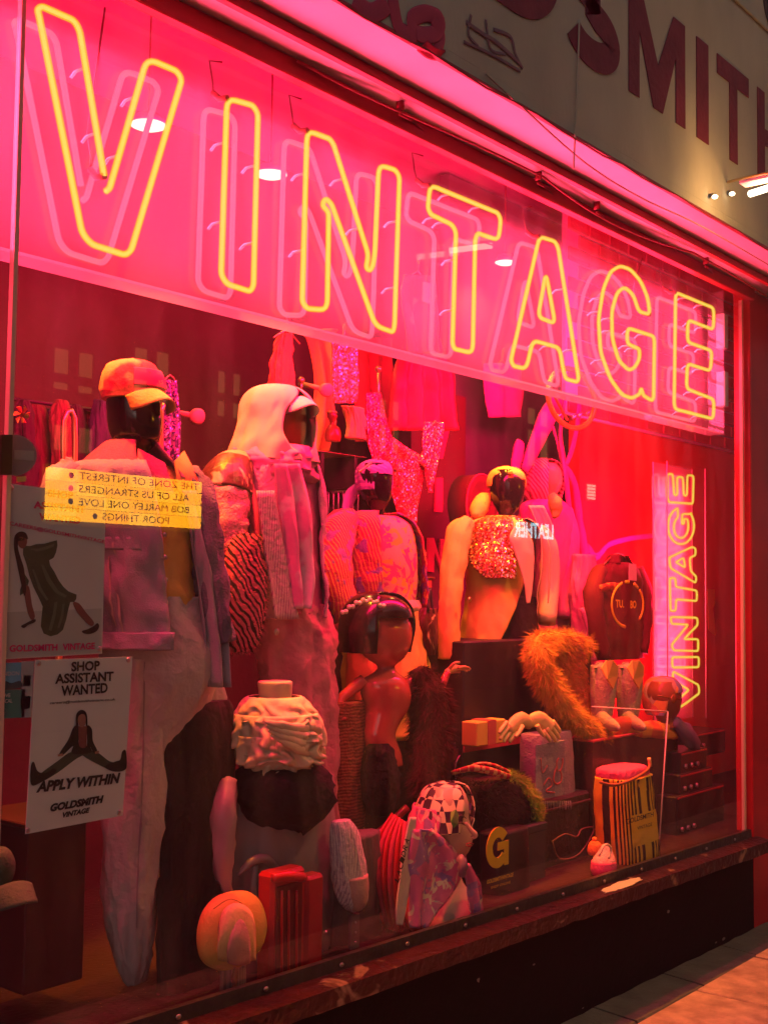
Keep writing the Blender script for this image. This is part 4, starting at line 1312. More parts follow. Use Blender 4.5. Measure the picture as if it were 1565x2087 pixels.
part('neck_scarf', SEQ, m4, lambda b: b.loft([(1052, 985, 1058), (1066, 968, 1072), (1082, 962, 1082)], Y4, 0.95, fold=0.008, fk=4))
def arcloft(b, rows, y, k, grow=0.0, n=26, fold=0.006, seed=0.0):
    """open shell: rows of (height, left, right, first angle, last angle)"""
    q = math.sqrt(0.396 + 0.604 * k * k)
    rings = []
    for py, xl, xr, a0, a1 in crom(rows, 6):
        cq = P((xl + xr) / 2, py, y)
        h = (xr - xl) / 2 * mpp(cq) / q + grow
        ring = []
        for j in range(n):
            a_ = R(a0 + (a1 - a0) * j / (n - 1))
            w_ = h + fold * (fbm(math.sin(a_) * 2.5 + seed, math.cos(a_) * 2.5, cq.z * 6) + 0.7 * (1 - abs(noise.noise(Vector((a_ * 3, cq.z * 9 + a_ * 2, seed))))) ** 4)
            ring.append(cq + Vector((math.sin(a_) * w_, -math.cos(a_) * w_ * k, 0)))
        rings.append(ring)
    b.rings(rings, False, False)
BZR = [(1056, 985, 1072), (1070, 956, 1094), (1110, 946, 1102), (1170, 951, 1098), (1215, 953, 1094), (1262, 944, 1096), (1310, 938, 1098), (1350, 936, 1098), (1388, 936, 1098)]
part('blazer_left', GOLDB, m4, lambda b: arcloft(b, [(*r, -190, e_) for r, e_ in zip(BZR, (-34, -26, -20, -17, -24, -38, -54, -70, -82))], Y4, 0.85, n=40, fold=0.010), thick=0.004)
part('blazer_right', PEACH, m4, lambda b: arcloft(b, [(*r, s_, 175) for r, s_ in zip(BZR[:7], (40, 34, 30, 28, 34, 42, 52))], Y4, 0.85, n=36, fold=0.010, seed=4), thick=0.004)  # right half peach for the light on it, left half stays gold
part('sequin_yoke', SEQ, m4, lambda b: arcloft(b, [(*r, -105, -36) for r in BZR[:3]] + [(1150, 933, 1115, -95, -36), (1180, 934, 1114, -72, -36)], Y4, 0.85, grow=0.007, n=26, fold=0.010), thick=0.003)
part('lapel', PEACH, m4, lambda b: arcloft(b, [(1078, 940, 1104, -36, -22), (1100, 934, 1112, -44, -15), (1130, 932, 1116, -38, -13), (1190, 935, 1113, -26, -14), (1228, 937, 1112, -22, -18)], Y4, 0.85, grow=0.014, n=12, fold=0.006), thick=0.004)
part('lapel', PEACH, m4, lambda b: arcloft(b, [(1078, 940, 1104, 30, 42), (1100, 934, 1112, 24, 50), (1130, 932, 1116, 24, 46), (1190, 935, 1113, 27, 38), (1228, 937, 1112, 30, 34)], Y4, 0.85, grow=0.012, n=12, fold=0.006), thick=0.004)
part('sleeve', GOLDB, m4, lambda b: b.ptube([(952, 1068, 16, Y4), (936, 1086, 25, Y4 - .03), (925, 1150, 25, Y4 - .05), (917, 1220, 23, Y4 - .07), (914, 1290, 22, Y4 - .08), (915, 1342, 21, Y4 - .08)], n=28, fold=0.009, fk=2.2, nz=12, sub=7))
part('sleeve', PEACH, m4, lambda b: b.ptube([(1095, 1080, 16, Y4 + .02), (1112, 1110, 22, Y4), (1118, 1180, 22, Y4), (1112, 1270, 20, Y4 - .02)], n=16, fold=0.006))
part('button', BRASS, m4, lambda b: b.ball(P(957, 1222, Y4 - 0.185), 0.011, 0.005, 0.011, 10, 6))
part('skirt', DKBR, m4, lambda b: b.loft([(1215, 960, 1092), (1260, 950, 1100), (1312, 950, 1102)], Y4, 0.7, fold=0.008))

# ---------------------------------------------------------------- 5: striped scarf
Y5 = 0.92
m5 = mannequin('mannequin', 'pale faced mannequin in pink striped headscarf and pink jacket behind the gold blazer', P(1115, 1400, Y5))
part('head', M('gold_face', (0.85, 0.50, 0.18), 0.35), m5, lambda b: b.loft([(945, 1088, 1132), (960, 1080, 1143), (985, 1082, 1145), (1002, 1092, 1138), (1015, 1098, 1128), (1035, 1090, 1140)], Y5, 1.05))
part('headscarf', STRS, m5, lambda b: b.loft([(936, 1100, 1122), (940, 1085, 1135), (952, 1074, 1146), (975, 1068, 1149), (1000, 1068, 1147), (1020, 1075, 1142)], Y5 + 0.012, 1.08, a0=48, a1=312, fold=0.006, n=44), thick=0.005)
part('scarf_knot', GOLDB, m5, lambda b: b.ptube([(1122, 1008, 8, Y5 - .14), (1130, 1022, 14, Y5 - .16), (1132, 1040, 12, Y5 - .16), (1128, 1055, 4, Y5 - .16)], n=12, fold=0.006))
part('jacket', PINKC, m5, lambda b: b.loft([(1018, 1085, 1140), (1032, 1062, 1160), (1070, 1055, 1170), (1150, 1058, 1168), (1230, 1064, 1165), (1300, 1066, 1162)], Y5, 0.8, fold=0.014, fk=3))
part('sleeve', PINKC, m5, lambda b: b.ptube([(1150, 1040, 16, Y5 - .05), (1160, 1090, 20, Y5 - .1), (1158, 1170, 20, Y5 - .12), (1150, 1260, 17, Y5 - .14)], n=14, fold=0.01))
part('shirt_front', M('peach_collar', (0.85, 0.42, 0.36), 0.7), m5, lambda b: b.cloth([(1030, 1075, 1105), (1080, 1095, 1125), (1150, 1108, 1128), (1230, 1115, 1130)], Y5 - 0.21, 0.008, 0.8), thick=0.005)
# ================================================================ front row, left
def on(px, py, y): return P(px, py, y)
# bust with cream ruffled blouse on a black draped stand
Y6 = 0.26
bu = thing('bust_form', 'headless cream bust in a ruffled cream blouse on a black draped stand', 'bust', P(565, 1700, Y6))
part('bust', CREAM, bu, lambda b: b.loft([(1388, 528, 592), (1392, 526, 596), (1410, 528, 595), (1440, 530, 594), (1455, 515, 610), (1475, 495, 635), (1520, 480, 655), (1560, 500, 640)], Y6 + 0.02, 0.85))
def ruff(b, rows, seed, amp, fk):
    b.loft(rows, Y6, 0.95, fold=amp, fk=fk, seed=seed, n=64, sub=6, fz=22)
def tier(b, y0_, y1_, l0, r0_, l1, r1_, waves, amp, seed, yy, k=0.92):
    rings = []
    q = math.sqrt(0.396 + 0.604 * k * k)
    for i in range(15):
        t = i / 14
        py = y0_ + (y1_ - y0_) * t
        xl, xr = l0 + (l1 - l0) * t ** 0.6, r0_ + (r1_ - r0_) * t ** 0.6
        c = P((xl + xr) / 2, py, yy)
        h = (xr - xl) / 2 * mpp(c) / q
        ring = []
        for j in range(140):
            a = 2 * math.pi * j / 140
            wv = math.sin(a * waves + seed + 1.6 * noise.noise(Vector((math.sin(a) * 1.5 + seed, math.cos(a) * 1.5, t * 2))) * 4.5)
            rr_ = h + amp * (0.15 + 0.85 * t) * (wv + 0.5 * math.sin(a * waves * 2.3 + seed * 3))
            ring.append(c + Vector((math.sin(a) * rr_, -math.cos(a) * rr_ * k, 0.012 * t * math.sin(a * waves * 0.5 + seed))))
        rings.append(ring)
    b.rings(rings, True, False)
part('under_blouse', CREAM, bu, lambda b: b.loft([(1455, 500, 628), (1480, 482, 650), (1520, 476, 656), (1555, 492, 636), (1568, 510, 612)], Y6, 0.9))
for k_, (ya, yb2, la, ra_, lb_, rb_, wv_, am_) in enumerate(((1420, 1470, 508, 612, 474, 648, 8, 0.011), (1452, 1512, 478, 646, 467, 660, 10, 0.013), (1492, 1546, 470, 658, 472, 658, 11, 0.013), (1528, 1574, 474, 654, 500, 626, 10, 0.012))):
    part('ruffle', CREAM, bu, lambda b: tier(b, ya, yb2, la, ra_, lb_, rb_, wv_, am_, 1.3 * k_ + 0.4, Y6), thick=0.003)
part('front_flounce', CREAM, bu, lambda b: [b.ptube([(540 + 4 * i, 1470 + 9 * i, 3, Y6 - .14), (575 + 3 * i, 1478 + 12 * i, 8, Y6 - .155), (612, 1484 + 15 * i, 9, Y6 - .15), (645, 1486 + 18 * i, 4, Y6 - .12)], n=12, flat=0.5, fold=0.006, fk=3, seed=i) for i in range(4)])
part('drape', BLKC, bu, lambda b: b.loft([(1548, 520, 610), (1565, 490, 655), (1590, 474, 676), (1630, 480, 680), (1660, 500, 665), (1690, 560, 630), (1705, 580, 615)], Y6 + 0.0, 0.8, fold=0.018, fk=2.5))
part('stand_pole', BLKC, bu, lambda b: b.ptube([(597, 1700, 8, Y6), (597, 1960, 8, Y6 + .05)], n=10))
sk = thing('satin_skirt', 'long grey satin skirt hanging below the cream ruffled bust', 'skirt', P(560, 2010, 0.33))
part('skirt_body', SATIN, sk, lambda b: b.loft([(1590, 462, 672), (1650, 450, 676), (1720, 445, 678), (1800, 447, 676), (1880, 450, 672), (2010, 452, 668)], 0.34, 0.5, fold=0.022, fk=4.5, fz=2.5, n=64))
part('sash', M('mauve_satin', (0.40, 0.26, 0.28), 0.4, bump=0.15, bsc=14), sk, lambda b: b.ptube([(466, 1590, 16, .25), (458, 1650, 24, .22), (456, 1720, 22, .22), (458, 1790, 14, .22), (466, 1830, 6, .22)], n=16, fold=0.01))
part('fold', SATIN, sk, lambda b: [b.ptube([(485, 1785, 4, .24), (515, 1755, 9, .22), (545, 1752, 9, .22), (575, 1785, 5, .23)], n=10), b.ptube([(520, 1760, 7, .235), (515, 1830, 8, .22), (512, 1950, 8, .22)], n=10), b.ptube([(560, 1775, 5, .25), (610, 1745, 6, .24), (645, 1725, 4, .25)], n=10)])
# ochre cap on a stand
oc = thing('ochre_cap', 'ochre yellow cap with pink peak standing low at the front of the window', 'cap', P(475, 2040, 0.12))
part('crown', OHAT, oc, lambda b: b.loft([(1820, 455, 492), (1826, 438, 508), (1845, 420, 526), (1875, 410, 537), (1905, 408, 540), (1935, 413, 533), (1955, 425, 518), (1970, 445, 495)], 0.12, 0.5, sub=5))
def archpeak(b, x0, x1, yt, yb, y, t, lift):
    rings = []
    for i in range(13):
        u = -1 + 2 * i / 12
        px = (x0 + x1) / 2 + u * (x1 - x0) / 2
        top = yt + (yb - yt) * 0.42 * (1 - math.sqrt(max(0, 1 - u * u * 0.999)))
        bot = yb - 5 * u * u
        rings.append([P(px, top + (bot - top) * k / 8, y + lift * (u * u) - 0.02 * math.sin(k / 8 * 3.1)) for k in range(9)])
    b.rings(rings, False, False)
part('peak', PEAK, oc, lambda b: archpeak(b, 464, 511, 1866, 1968, 0.030, 0, 0.014), thick=0.006)
part('band', M('pale_ochre', (0.85, 0.58, 0.22), 0.7, bump=0.2, bsc=120), oc, lambda b: archpeak(b, 444, 522, 1840, 1962, 0.040, 0, 0.022), thick=0.008)
part('seam', M('dark_ochre_thread', (0.5, 0.26, 0.04), 0.8), oc, lambda b: [b.ptube([(436, 1852, 1, .062), (470, 1832, 1, .052), (504, 1848, 1, .056)], n=5) for i in range(1)])  # seam line in a darker ochre
part('stand', M('mauve_stand', (0.36, 0.22, 0.20), 0.6, pat='stripe', c2=(0.2, 0.12, 0.12), sc=30, thr=0.7), oc, lambda b: b.loft([(1960, 450, 500), (2045, 448, 502)], 0.16, 0.7))
part('lace', M('rust_braid', (0.30, 0.10, 0.05), 0.8, bump=0.5), oc, lambda b: b.ptube([(480, 1972, 4, .08), (478, 2000, 5, .08), (480, 2036, 4, .08)], n=8, fold=0.004))
# red suitcase on end
rs = thing('red_suitcase', 'glossy red suitcase standing on end behind the window bead', 'suitcase', P(600, 2000, 0.14))
def rbox(b, px0, px1, py0, py1, y0, y1, bev):
    A, B = P(px0, py0, y0), P(px1, py1, y0)
    b.box(A.x, B.x, y0, y1, min(A.z, B.z), max(A.z, B.z), bev=bev)
part('shell', REDLEA, rs, lambda b: rbox(b, 556, 622, 1782, 2010, 0.10, 0.17, 0.012), smooth=False)
part('panel', REDDK, rs, lambda b: rbox(b, 565, 614, 1808, 2005, 0.095, 0.099, 0.002), smooth=False)
part('rib', REDLEA, rs, lambda b: [b.ptube([(q, 1815, 3, .094), (q, 2000, 3, .094)], n=8) for q in (574, 588, 604)])
part('top_roll', REDLEA, rs, lambda b: b.ptube([(556, 1790, 9, .10), (585, 1786, 11, .09), (618, 1788, 10, .10)], n=12))
part('side_shell', REDLEA, rs, lambda b: rbox(b, 626, 660, 1788, 2000, 0.11, 0.17, 0.012), smooth=False)
part('latch', STEEL, rs, lambda b: b.ball(P(664, 1900, 0.10), 0.006, 0.006, 0.006, 8, 6))
# grey pleated cloth behind, white knit hat
gc = thing('pleated_cloth', 'grey brown pleated cloth hanging below the white knit hat', 'cloth', P(720, 1950, 0.25))
part('cloth_body', M('taupe_cloth', (0.14, 0.10, 0.095), 0.7, bump=0.2, bsc=40), gc, lambda b: b.loft([(1700, 665, 770), (1800, 668, 775), (1960, 668, 776)], 0.27, 0.4, fold=0.015, fk=5, fz=1, n=60))
part('strap', M('taupe_strap', (0.22, 0.14, 0.14), 0.6), gc, lambda b: rbox(b, 716, 733, 1866, 1955, 0.185, 0.2, 0.003), smooth=False)
for i in range(4):
    part('stud', STEEL, gc, lambda b: b.ball(P(725, 1880 + 20 * i, 0.182), 0.004, 0.003, 0.004, 8, 6))
wk = thing('knit_hat', 'long white ribbed knit hat hanging beside the red striped scarf', 'hat', P(715, 1858, 0.18))
part('knit', WHKN, wk, lambda b: b.loft([(1672, 678, 712), (1690, 674, 725), (1740, 672, 740), (1790, 678, 748), (1830, 690, 750), (1850, 705, 742), (1857, 715, 732)], 0.18, 0.55, fold=0.010, fk=5, fz=2, n=56))
part('turn_up', M('salmon_felt', (0.66, 0.36, 0.30), 0.9, bump=0.3, bsc=80), wk, lambda b: b.loft([(1785, 692, 750), (1815, 696, 752), (1842, 708, 746), (1856, 718, 734)], 0.165, 0.6))
# brown tweed cloth column behind
tw = thing('tweed_throw', 'rust brown tweed throw hanging behind the white knit hat', 'throw', P(705, 1700, 0.45))
part('throw', M('rust_tweed', (0.34, 0.09, 0.05), 0.9, pat='stripe', c2=(0.20, 0.05, 0.03), sc=26, rot=(0, 88, 0), thr=0.55, dist=4, bump=0.6, bsc=70), tw, lambda b: b.loft([(1430, 680, 740), (1520, 678, 745), (1640, 676, 742), (1720, 676, 740)], 0.46, 0.4, fold=0.008))

# ---------------------------------------------------------------- red glossy display torso in a plain black cloche (stands where the figure stood)
Y7 = 0.42
rt = mannequin('display_torso', 'glossy red display torso with plain black cloche hat and one raised arm', P(770, 1665, Y7), None)
REDG = M('glossy_red_skin', (0.72, 0.10, 0.09), 0.16, spec=0.6, coat=0.4, var=0.05)
part('torso', REDG, rt, lambda b: b.loft([(1235, 735, 815), (1270, 715, 838), (1310, 722, 840), (1340, 745, 825), (1356, 768, 806), (1368, 764, 808), (1385, 738, 828), (1410, 735, 838), (1440, 742, 836), (1470, 742, 818), (1500, 740, 806), (1535, 745, 818), (1560, 755, 822)], Y7, 0.75))
part('arm', REDG, rt, lambda b: b.ptube([(742, 1385, 12, Y7 + .02), (712, 1410, 12, Y7 + .05), (692, 1432, 10, Y7 + .06), (700, 1470, 8, Y7 + .02)], n=12))
ra = part('arm', REDG, rt, lambda b: b.ptube([(828, 1385, 12, Y7 - .02), (862, 1440, 12, Y7 - .05), (888, 1425, 10, Y7 - .06), (905, 1385, 8, Y7 - .06), (912, 1370, 7, Y7 - .06)], n=12))
def handf(b):
    b.ptube([(908, 1372, 7, Y7 - .06), (922, 1364, 9, Y7 - .06), (936, 1364, 8, Y7 - .06)], n=10, flat=0.6)
    for i, (dx, dy, ln) in enumerate(((0, 0, 22), (1, 3, 24), (0, 6, 22), (-2, 9, 17))):
        b.ptube([(934, 1361 + dy * .6, 3.2, Y7 - .075 + i * .018), (934 + ln * .55 + dx, 1359 + dy * .5, 2.9, Y7 - .08 + i * .02), (934 + ln, 1361 + dy * .8, 2.0, Y7 - .08 + i * .02)], n=8)
    b.ptube([(916, 1362, 4, Y7 - .08), (926, 1352, 3.4, Y7 - .10), (936, 1350, 2.4, Y7 - .11)], n=8)
part('hand', M('orange_hand', (0.80, 0.34, 0.14), 0.3), ra, handf)
part('cloche_hat', M('black_lacquer_hat', (0.012, 0.006, 0.008), 0.22, coat=0.5, var=0.1), rt, lambda b: b.loft([(1212, 752, 790), (1218, 728, 815), (1240, 706, 836), (1275, 696, 842), (1310, 698, 836), (1328, 700, 832)], Y7 + 0.015, 0.98, a0=48, a1=312, n=44), thick=0.012)
part('hat_crown', M('black_lacquer_hat', (0.012, 0.006, 0.008), 0.22), rt, lambda b: b.loft([(1212, 752, 790), (1219, 727, 816), (1238, 707, 836), (1258, 701, 842)], Y7 + 0.008, 0.98))
part('black_boots', M('black_fur_boot', (0.008, 0.006, 0.007), 0.8, bump=0.6, bsc=60), rt, lambda b: b.loft([(1515, 755, 790), (1530, 742, 800), (1570, 735, 810), (1620, 737, 812), (1660, 750, 800)], Y7 - 0.03, 0.9, fold=0.012))
jw = thing('highlight_beads', 'string of pale beads added as highlights on the black cloche hat', 'beads', P(720, 1260, Y7 - 0.05))  # beads added where the glossy black catches bright highlights
for i in range(13):
    a_, c_ = 698 + i * 7, 1248 - 26 * math.sin(i / 12 * 2.6) + (4 if i % 2 else 0)
    part('bead', M('highlight_bead', (0.85, 0.75, 0.55), 0.1, spec=0.9, coat=0.6, var=0), jw, lambda b: b.ball(P(a_, c_, Y7 - 0.10), 0.009, 0.009, 0.009, 10, 8))
fs = thing('fur_stole', 'dark brown fur stole hanging beside the red torso', 'stole', P(875, 1600, 0.36))
def stole(b):
    global str_
    str_ = b.ptube([(848, 1365, 12, .38), (868, 1400, 32, .36), (878, 1460, 40, .35), (874, 1530, 38, .34), (862, 1590, 28, .33), (850, 1620, 10, .33)], n=20, fold=0.012)
part('pelt', BFUR, fs, stole)
part('pelt_hair', BFUR, fs, lambda b: b.fur(str_, 9000, 0.04, 0.0012, 0.6, 11), kind='stuff', smooth=False)

# ---------------------------------------------------------------- head form with silk scarf, front
Y8 = 0.16
hf = thing('head_form', 'painted female head form in chequered and floral silk scarf at the window sill', 'head form', P(905, 1905, Y8))
# face looks right along the street
def facef(b):
    rows = [(1602, 882, 938), (1620, 868, 950), (1645, 862, 956), (1665, 864, 955), (1690, 866, 962), (1715, 872, 962), (1735, 885, 955), (1752, 900, 942), (1775, 898, 938), (1800, 890, 945), (1830, 862, 965), (1865, 848, 972), (1890, 852, 960), (1903, 865, 945)]
    b.loft(rows, Y8, 0.95, n=40)
part('face', SKIN, hf, facef)
part('nose', SKIN, hf, lambda b: b.ptube([(948, 1676, 3, Y8 - .10), (960, 1692, 5, Y8 - .115), (968, 1702, 6, Y8 - .122), (960, 1708, 4, Y8 - .11)], n=10))
part('lips', M('lip_paint', (0.62, 0.03, 0.06), 0.35), hf, lambda b: [b.ptube([(950, 1720, 1, Y8 - .11), (958, 1718.5, 1.8, Y8 - .114), (964, 1720, 1, Y8 - .108)], n=8), b.ptube([(950, 1723, 1, Y8 - .11), (957, 1724.5, 2.0, Y8 - .113), (962, 1723, 1, Y8 - .108)], n=8)])
part('eye', M('eye_paint', (0.10, 0.04, 0.03), 0.3), hf, lambda b: [b.ptube([(930, 1680, 1.2, Y8 - .108), (940, 1677, 2.2, Y8 - .112), (948, 1682, 1.2, Y8 - .108)], n=8), b.ptube([(928, 1667, 1, Y8 - .105), (940, 1662, 1.6, Y8 - .11), (950, 1668, 1, Y8 - .1)], n=6)])
sc1 = part('scarf_crown', CHECK, hf, lambda b: b.loft([(1595, 905, 928), (1600, 880, 946), (1615, 862, 958), (1640, 850, 964), (1662, 845, 962), (1690, 840, 958)], Y8 + 0.012, 1.0, a0=36, a1=346, n=56, fold=0.007), thick=0.004)
part('scarf_side', FLOR, hf, lambda b: b.loft([(1640, 846, 958), (1680, 836, 956), (1725, 830, 952), (1756, 846, 948)], Y8 + 0.022, 1.0, a0=52, a1=306, n=60, fold=0.012, grow=0.004), thick=0.004)
part('scarf_drape', FLOR, hf, lambda b: b.cloth([(1690, 838, 880), (1740, 830, 935), (1790, 832, 940), (1840, 835, 905), (1890, 836, 870)], Y8 - 0.06, 0.02, 1.6, seed=3), thick=0.004)
part('knot', M('grey_silk', (0.22, 0.12, 0.18), 0.4), hf, lambda b: b.ptube([(936, 1745, 6, Y8 - .12), (943, 1760, 10, Y8 - .14), (940, 1785, 7, Y8 - .13)], n=12, fold=0.006))
part('scarf_tail', FLOR, hf, lambda b: b.cloth([(1760, 938, 958), (1800, 948, 978), (1850, 955, 986), (1890, 962, 988)], Y8 - 0.12, 0.014, 1.5, seed=6), thick=0.004)
part('leaf_print', M('leaf_green', (0.08, 0.20, 0.04), 0.6), sc1, lambda b: b.add([P(x, y, Y8 - .112 - .01 * k) for k, (x, y) in enumerate([(918, 1655), (928, 1650), (934, 1662), (932, 1680), (924, 1688), (918, 1675)])], [(0, 1, 2, 3, 4, 5)]), smooth=False, thick=0.002)
# red striped scarf folded
rsc = thing('striped_scarf', 'red and dark striped football scarf folded upright with a white lettered edge', 'scarf', P(790, 1900, 0.2))
for i in range(6):
    part('fold', REDCL if i % 2 else REDLEA, rsc, lambda b: b.ptube([(800 + i * 5, 1660 + i * 3, 5, .30 - i * .02), (768 + i * 11, 1720, 10, .27 - i * .02), (760 + i * 12, 1790, 11, .25 - i * .02), (775 + i * 9, 1860, 9, .25 - i * .02), (790 + i * 6, 1895, 5, .26 - i * .02)], n=12, flat=0.5))
wb = part('white_band', M('white_band', (0.78, 0.55, 0.46), 0.7), rsc, lambda b: b.cloth([(1665, 834, 846), (1720, 822, 842), (1780, 815, 836), (1850, 806, 826), (1885, 808, 818)], 0.10, 0.004, 0.5), thick=0.006)
for k, ch in enumerate('ARDICAL'):
    p = P(831 - k * 3.2, 1722 + k * 13, 0.085)
    text(ch, 'lettering', BBAG, rsc, p, (0.55, 0, 0.8), (-0.8, 0, 0.55), 0.018, 0.026, bold=0.02)
part('lining', REDLEA, rsc, lambda b: b.ptube([(838, 1830, 10, .12), (836, 1870, 14, .12), (860, 1898, 12, .12), (905, 1905, 8, .10)], n=12, flat=0.6))
# red bag strap above
part('strap', REDDK, rsc, lambda b: b.ptube([(720, 1730, 6, .36), (780, 1690, 8, .34), (830, 1645, 8, .3)], n=8))
# ================================================================ front row, right of centre
# dark fur bag with green fur trim and chequered ribbon
fb = thing('fur_bag', 'dark brown fur bag with bright green fur trim and chequered ribbon', 'bag', P(1010, 1690, 0.40))
def fbf(b):
    global fbr
    fbr = b.loft([(1582, 940, 1060), (1595, 925, 1078), (1630, 918, 1090), (1660, 922, 1094), (1685, 935, 1085)], 0.42, 0.6, fold=0.008)
part('bag_body', DFUR, fb, fbf)
part('bag_hair', DFUR, fb, lambda b: b.fur(fbr, 5000, 0.028, 0.0014, 0.5, 21), kind='stuff', smooth=False)
def gff(b):
    g = b.ptube([(1035, 1580, 8, .33), (1062, 1600, 12, .31), (1082, 1630, 13, .30), (1090, 1660, 11, .30), (1086, 1682, 5, .31)], n=12)
    b.fur(g, 3500, 0.03, 0.0014, 0.2, 31, 0.8)
part('green_trim', GFUR, fb, gff, smooth=False)
part('ribbon', M('chequer_ribbon', (0.85, 0.40, 0.20), 0.7, pat='check', c2=(0.60, 0.02, 0.06), sc=40, var=0), fb, lambda b: b.ptube([(920, 1576, 5, .40), (960, 1566, 7, .35), (1000, 1572, 8, .32), (1040, 1585, 6, .32)], n=10, flat=0.5))
part('handle', M('chequer_ribbon', (0.8, 0.4, 0.2)), fb, lambda b: b.ptube([(950, 1568, 3, .38), (975, 1556, 3, .36), (1010, 1560, 3, .34), (1050, 1580, 3, .33)], n=8))
# black bag with yellow round letter
gb = thing('carrier_bag', 'black carrier bag with large yellow letter G at the sill', 'bag', P(1015, 1850, 0.22))
part('bag_body', BBAG, gb, lambda b: b.loft([(1690, 984, 1072), (1760, 984, 1074), (1850, 986, 1074)], 0.26, 0.45, n=40, pw=0.5, fold=0.004))
def gg(b):
    c = P(1013, 1727, 0.135)
    r1, r0 = 0.078, 0.038
    o_ = [(c.x + r1 * math.cos(R(35 + i * 290 / 30)), c.z + r1 * math.sin(R(35 + i * 290 / 30))) for i in range(31)]
    i_ = [(c.x + r0 * math.cos(R(35 + i * 290 / 30)), c.z + r0 * math.sin(R(35 + i * 290 / 30))) for i in range(31)]
    for k in range(30):
        b.prism([o_[k], o_[k + 1], i_[k + 1], i_[k]], c.y - 0.004, c.y)
    b.prism([(c.x + 0.0, c.z - 0.012), (c.x + r1 * .95, c.z - 0.012), (c.x + r1 * .95, c.z + 0.018), (c.x, c.z + 0.018)], c.y - 0.0045, c.y - 0.0005)
    b.prism([(c.x + r1 * .6, c.z - 0.075), (c.x + r1 * .95, c.z - 0.075), (c.x + r1 * .95, c.z - 0.012), (c.x + r1 * .6, c.z - 0.012)], c.y - 0.0042, c.y - 0.0002)
part('letter_g', YPRT, gb, gg, smooth=False)
ptext('GOLDSMITHVINTAGE', 'lettering', YPRT, gb, (992, 1802), (1046, 1786), 8, 0.128, bold=0.03, shear=0.2)
ptext('SHOP ONLINE', 'lettering', YPRT, gb, (1000, 1812), (1040, 1800), 5, 0.128)
# dark trunk
tr = thing('storage_trunk', 'dark grey storage trunk beneath the denim tote', 'trunk', P(1125, 1800, 0.34))
A, B = P(1072, 1642, 0.33), P(1202, 1800, 0.33)
part('trunk_body', TRUNK, tr, lambda b: b.box(A.x, B.x, 0.33, 0.62, B.z - 0.03, A.z, bev=0.012), smooth=False)
part('lid_rim', M('trunk_rim', (0.12, 0.06, 0.06), 0.4), tr, lambda b: b.box(A.x - 0.004, B.x + 0.004, 0.325, 0.625, A.z - 0.05, A.z - 0.038, bev=0.003), smooth=False)
part('cord', M('brown_cord', (0.25, 0.12, 0.07), 0.8), tr, lambda b: b.ptube([(1125, 1715, 1.6, .31), (1150, 1700, 1.6, .3), (1175, 1705, 1.6, .3), (1185, 1690, 1.6, .31), (1210, 1690, 1.6, .3), (1180, 1740, 1.6, .3), (1140, 1750, 1.6, .3), (1125, 1715, 1.6, .31)], n=6))
part('lower_box', TRUNK, tr, lambda b: b.box(A.x - 0.14, B.x - 0.25, 0.40, 0.60, 0.586, A.z - 0.12, bev=0.01), smooth=False)
sb_ = thing('slate_box', 'small slate grey box standing beside the black carrier bag', 'box', P(1090, 1800, 0.26))
A, B = P(1062, 1690, 0.25), P(1112, 1800, 0.25)
part('box_body', M('slate_card', (0.06, 0.055, 0.06), 0.6, var=0.1), sb_, lambda b: b.box(A.x, B.x, 0.25, 0.32, B.z, A.z, bev=0.005), smooth=False)
part('box_lid', M('slate_card', (0.06, 0.055, 0.06)), sb_, lambda b: b.box(A.x - .004, B.x + .004, 0.246, 0.324, A.z - 0.03, A.z + 0.004, bev=0.004), smooth=False)
# boom box
bx = thing('boom_box', 'black cassette boom box with two round speakers lying behind the fur bag', 'stereo', P(1000, 1600, 0.55))
A, B = P(915, 1500, 0.55), P(1072, 1615, 0.55)
zc_ = P(990, 1560, 0.55).z
part('case', STEREO, bx, lambda b: b.box(A.x, B.x, 0.55, 0.68, zc_ - 0.12, zc_ + 0.11, bev=0.012), smooth=False)
for px, py in ((945, 1568), (1043, 1590)):
    c = P(px, py, 0.545)
    sp_ = part('speaker', STEREO, bx, lambda b: b.rings([[c + Vector((r * math.cos(a), -d, r * math.sin(a))) for a in [i * math.pi / 14 for i in range(28)]] for r, d in ((0.078, -0.006), (0.078, 0.006), (0.066, 0.008), (0.05, -0.002), (0.02, -0.004), (0.01, 0.004))]))
    part('ring', STEEL, sp_, lambda b: b.tube([c + Vector((0.078 * math.cos(i * math.pi / 16), -0.009, 0.078 * math.sin(i * math.pi / 16))) for i in range(32)], 0.0025, 6, True))
part('cassette_deck', M('deck_black', (0.015, 0.012, 0.012), 0.2), bx, lambda b: b.box(A.x + 0.19, B.x - 0.17, 0.544, 0.552, zc_ - 0.06, zc_ + 0.03), smooth=False)
part('tuner_strip', M('tuner', (0.16, 0.07, 0.05), 0.3), bx, lambda b: b.box(A.x + 0.03, B.x - 0.03, 0.545, 0.552, zc_ + 0.05, zc_ + 0.095), smooth=False)
for i in range(9):
    part('key', STEEL, bx, lambda b: b.box(A.x + 0.06 + i * 0.04, A.x + 0.085 + i * 0.04, 0.560, 0.585, zc_ + 0.1105, zc_ + 0.118), smooth=False)
part('handle', STEREO, bx, lambda b: b.tube([(A.x + 0.02, 0.6, zc_ + 0.1), (A.x + 0.04, 0.6, zc_ + 0.15), (B.x - 0.04, 0.6, zc_ + 0.15), (B.x - 0.02, 0.6, zc_ + 0.1)], 0.008, 8))
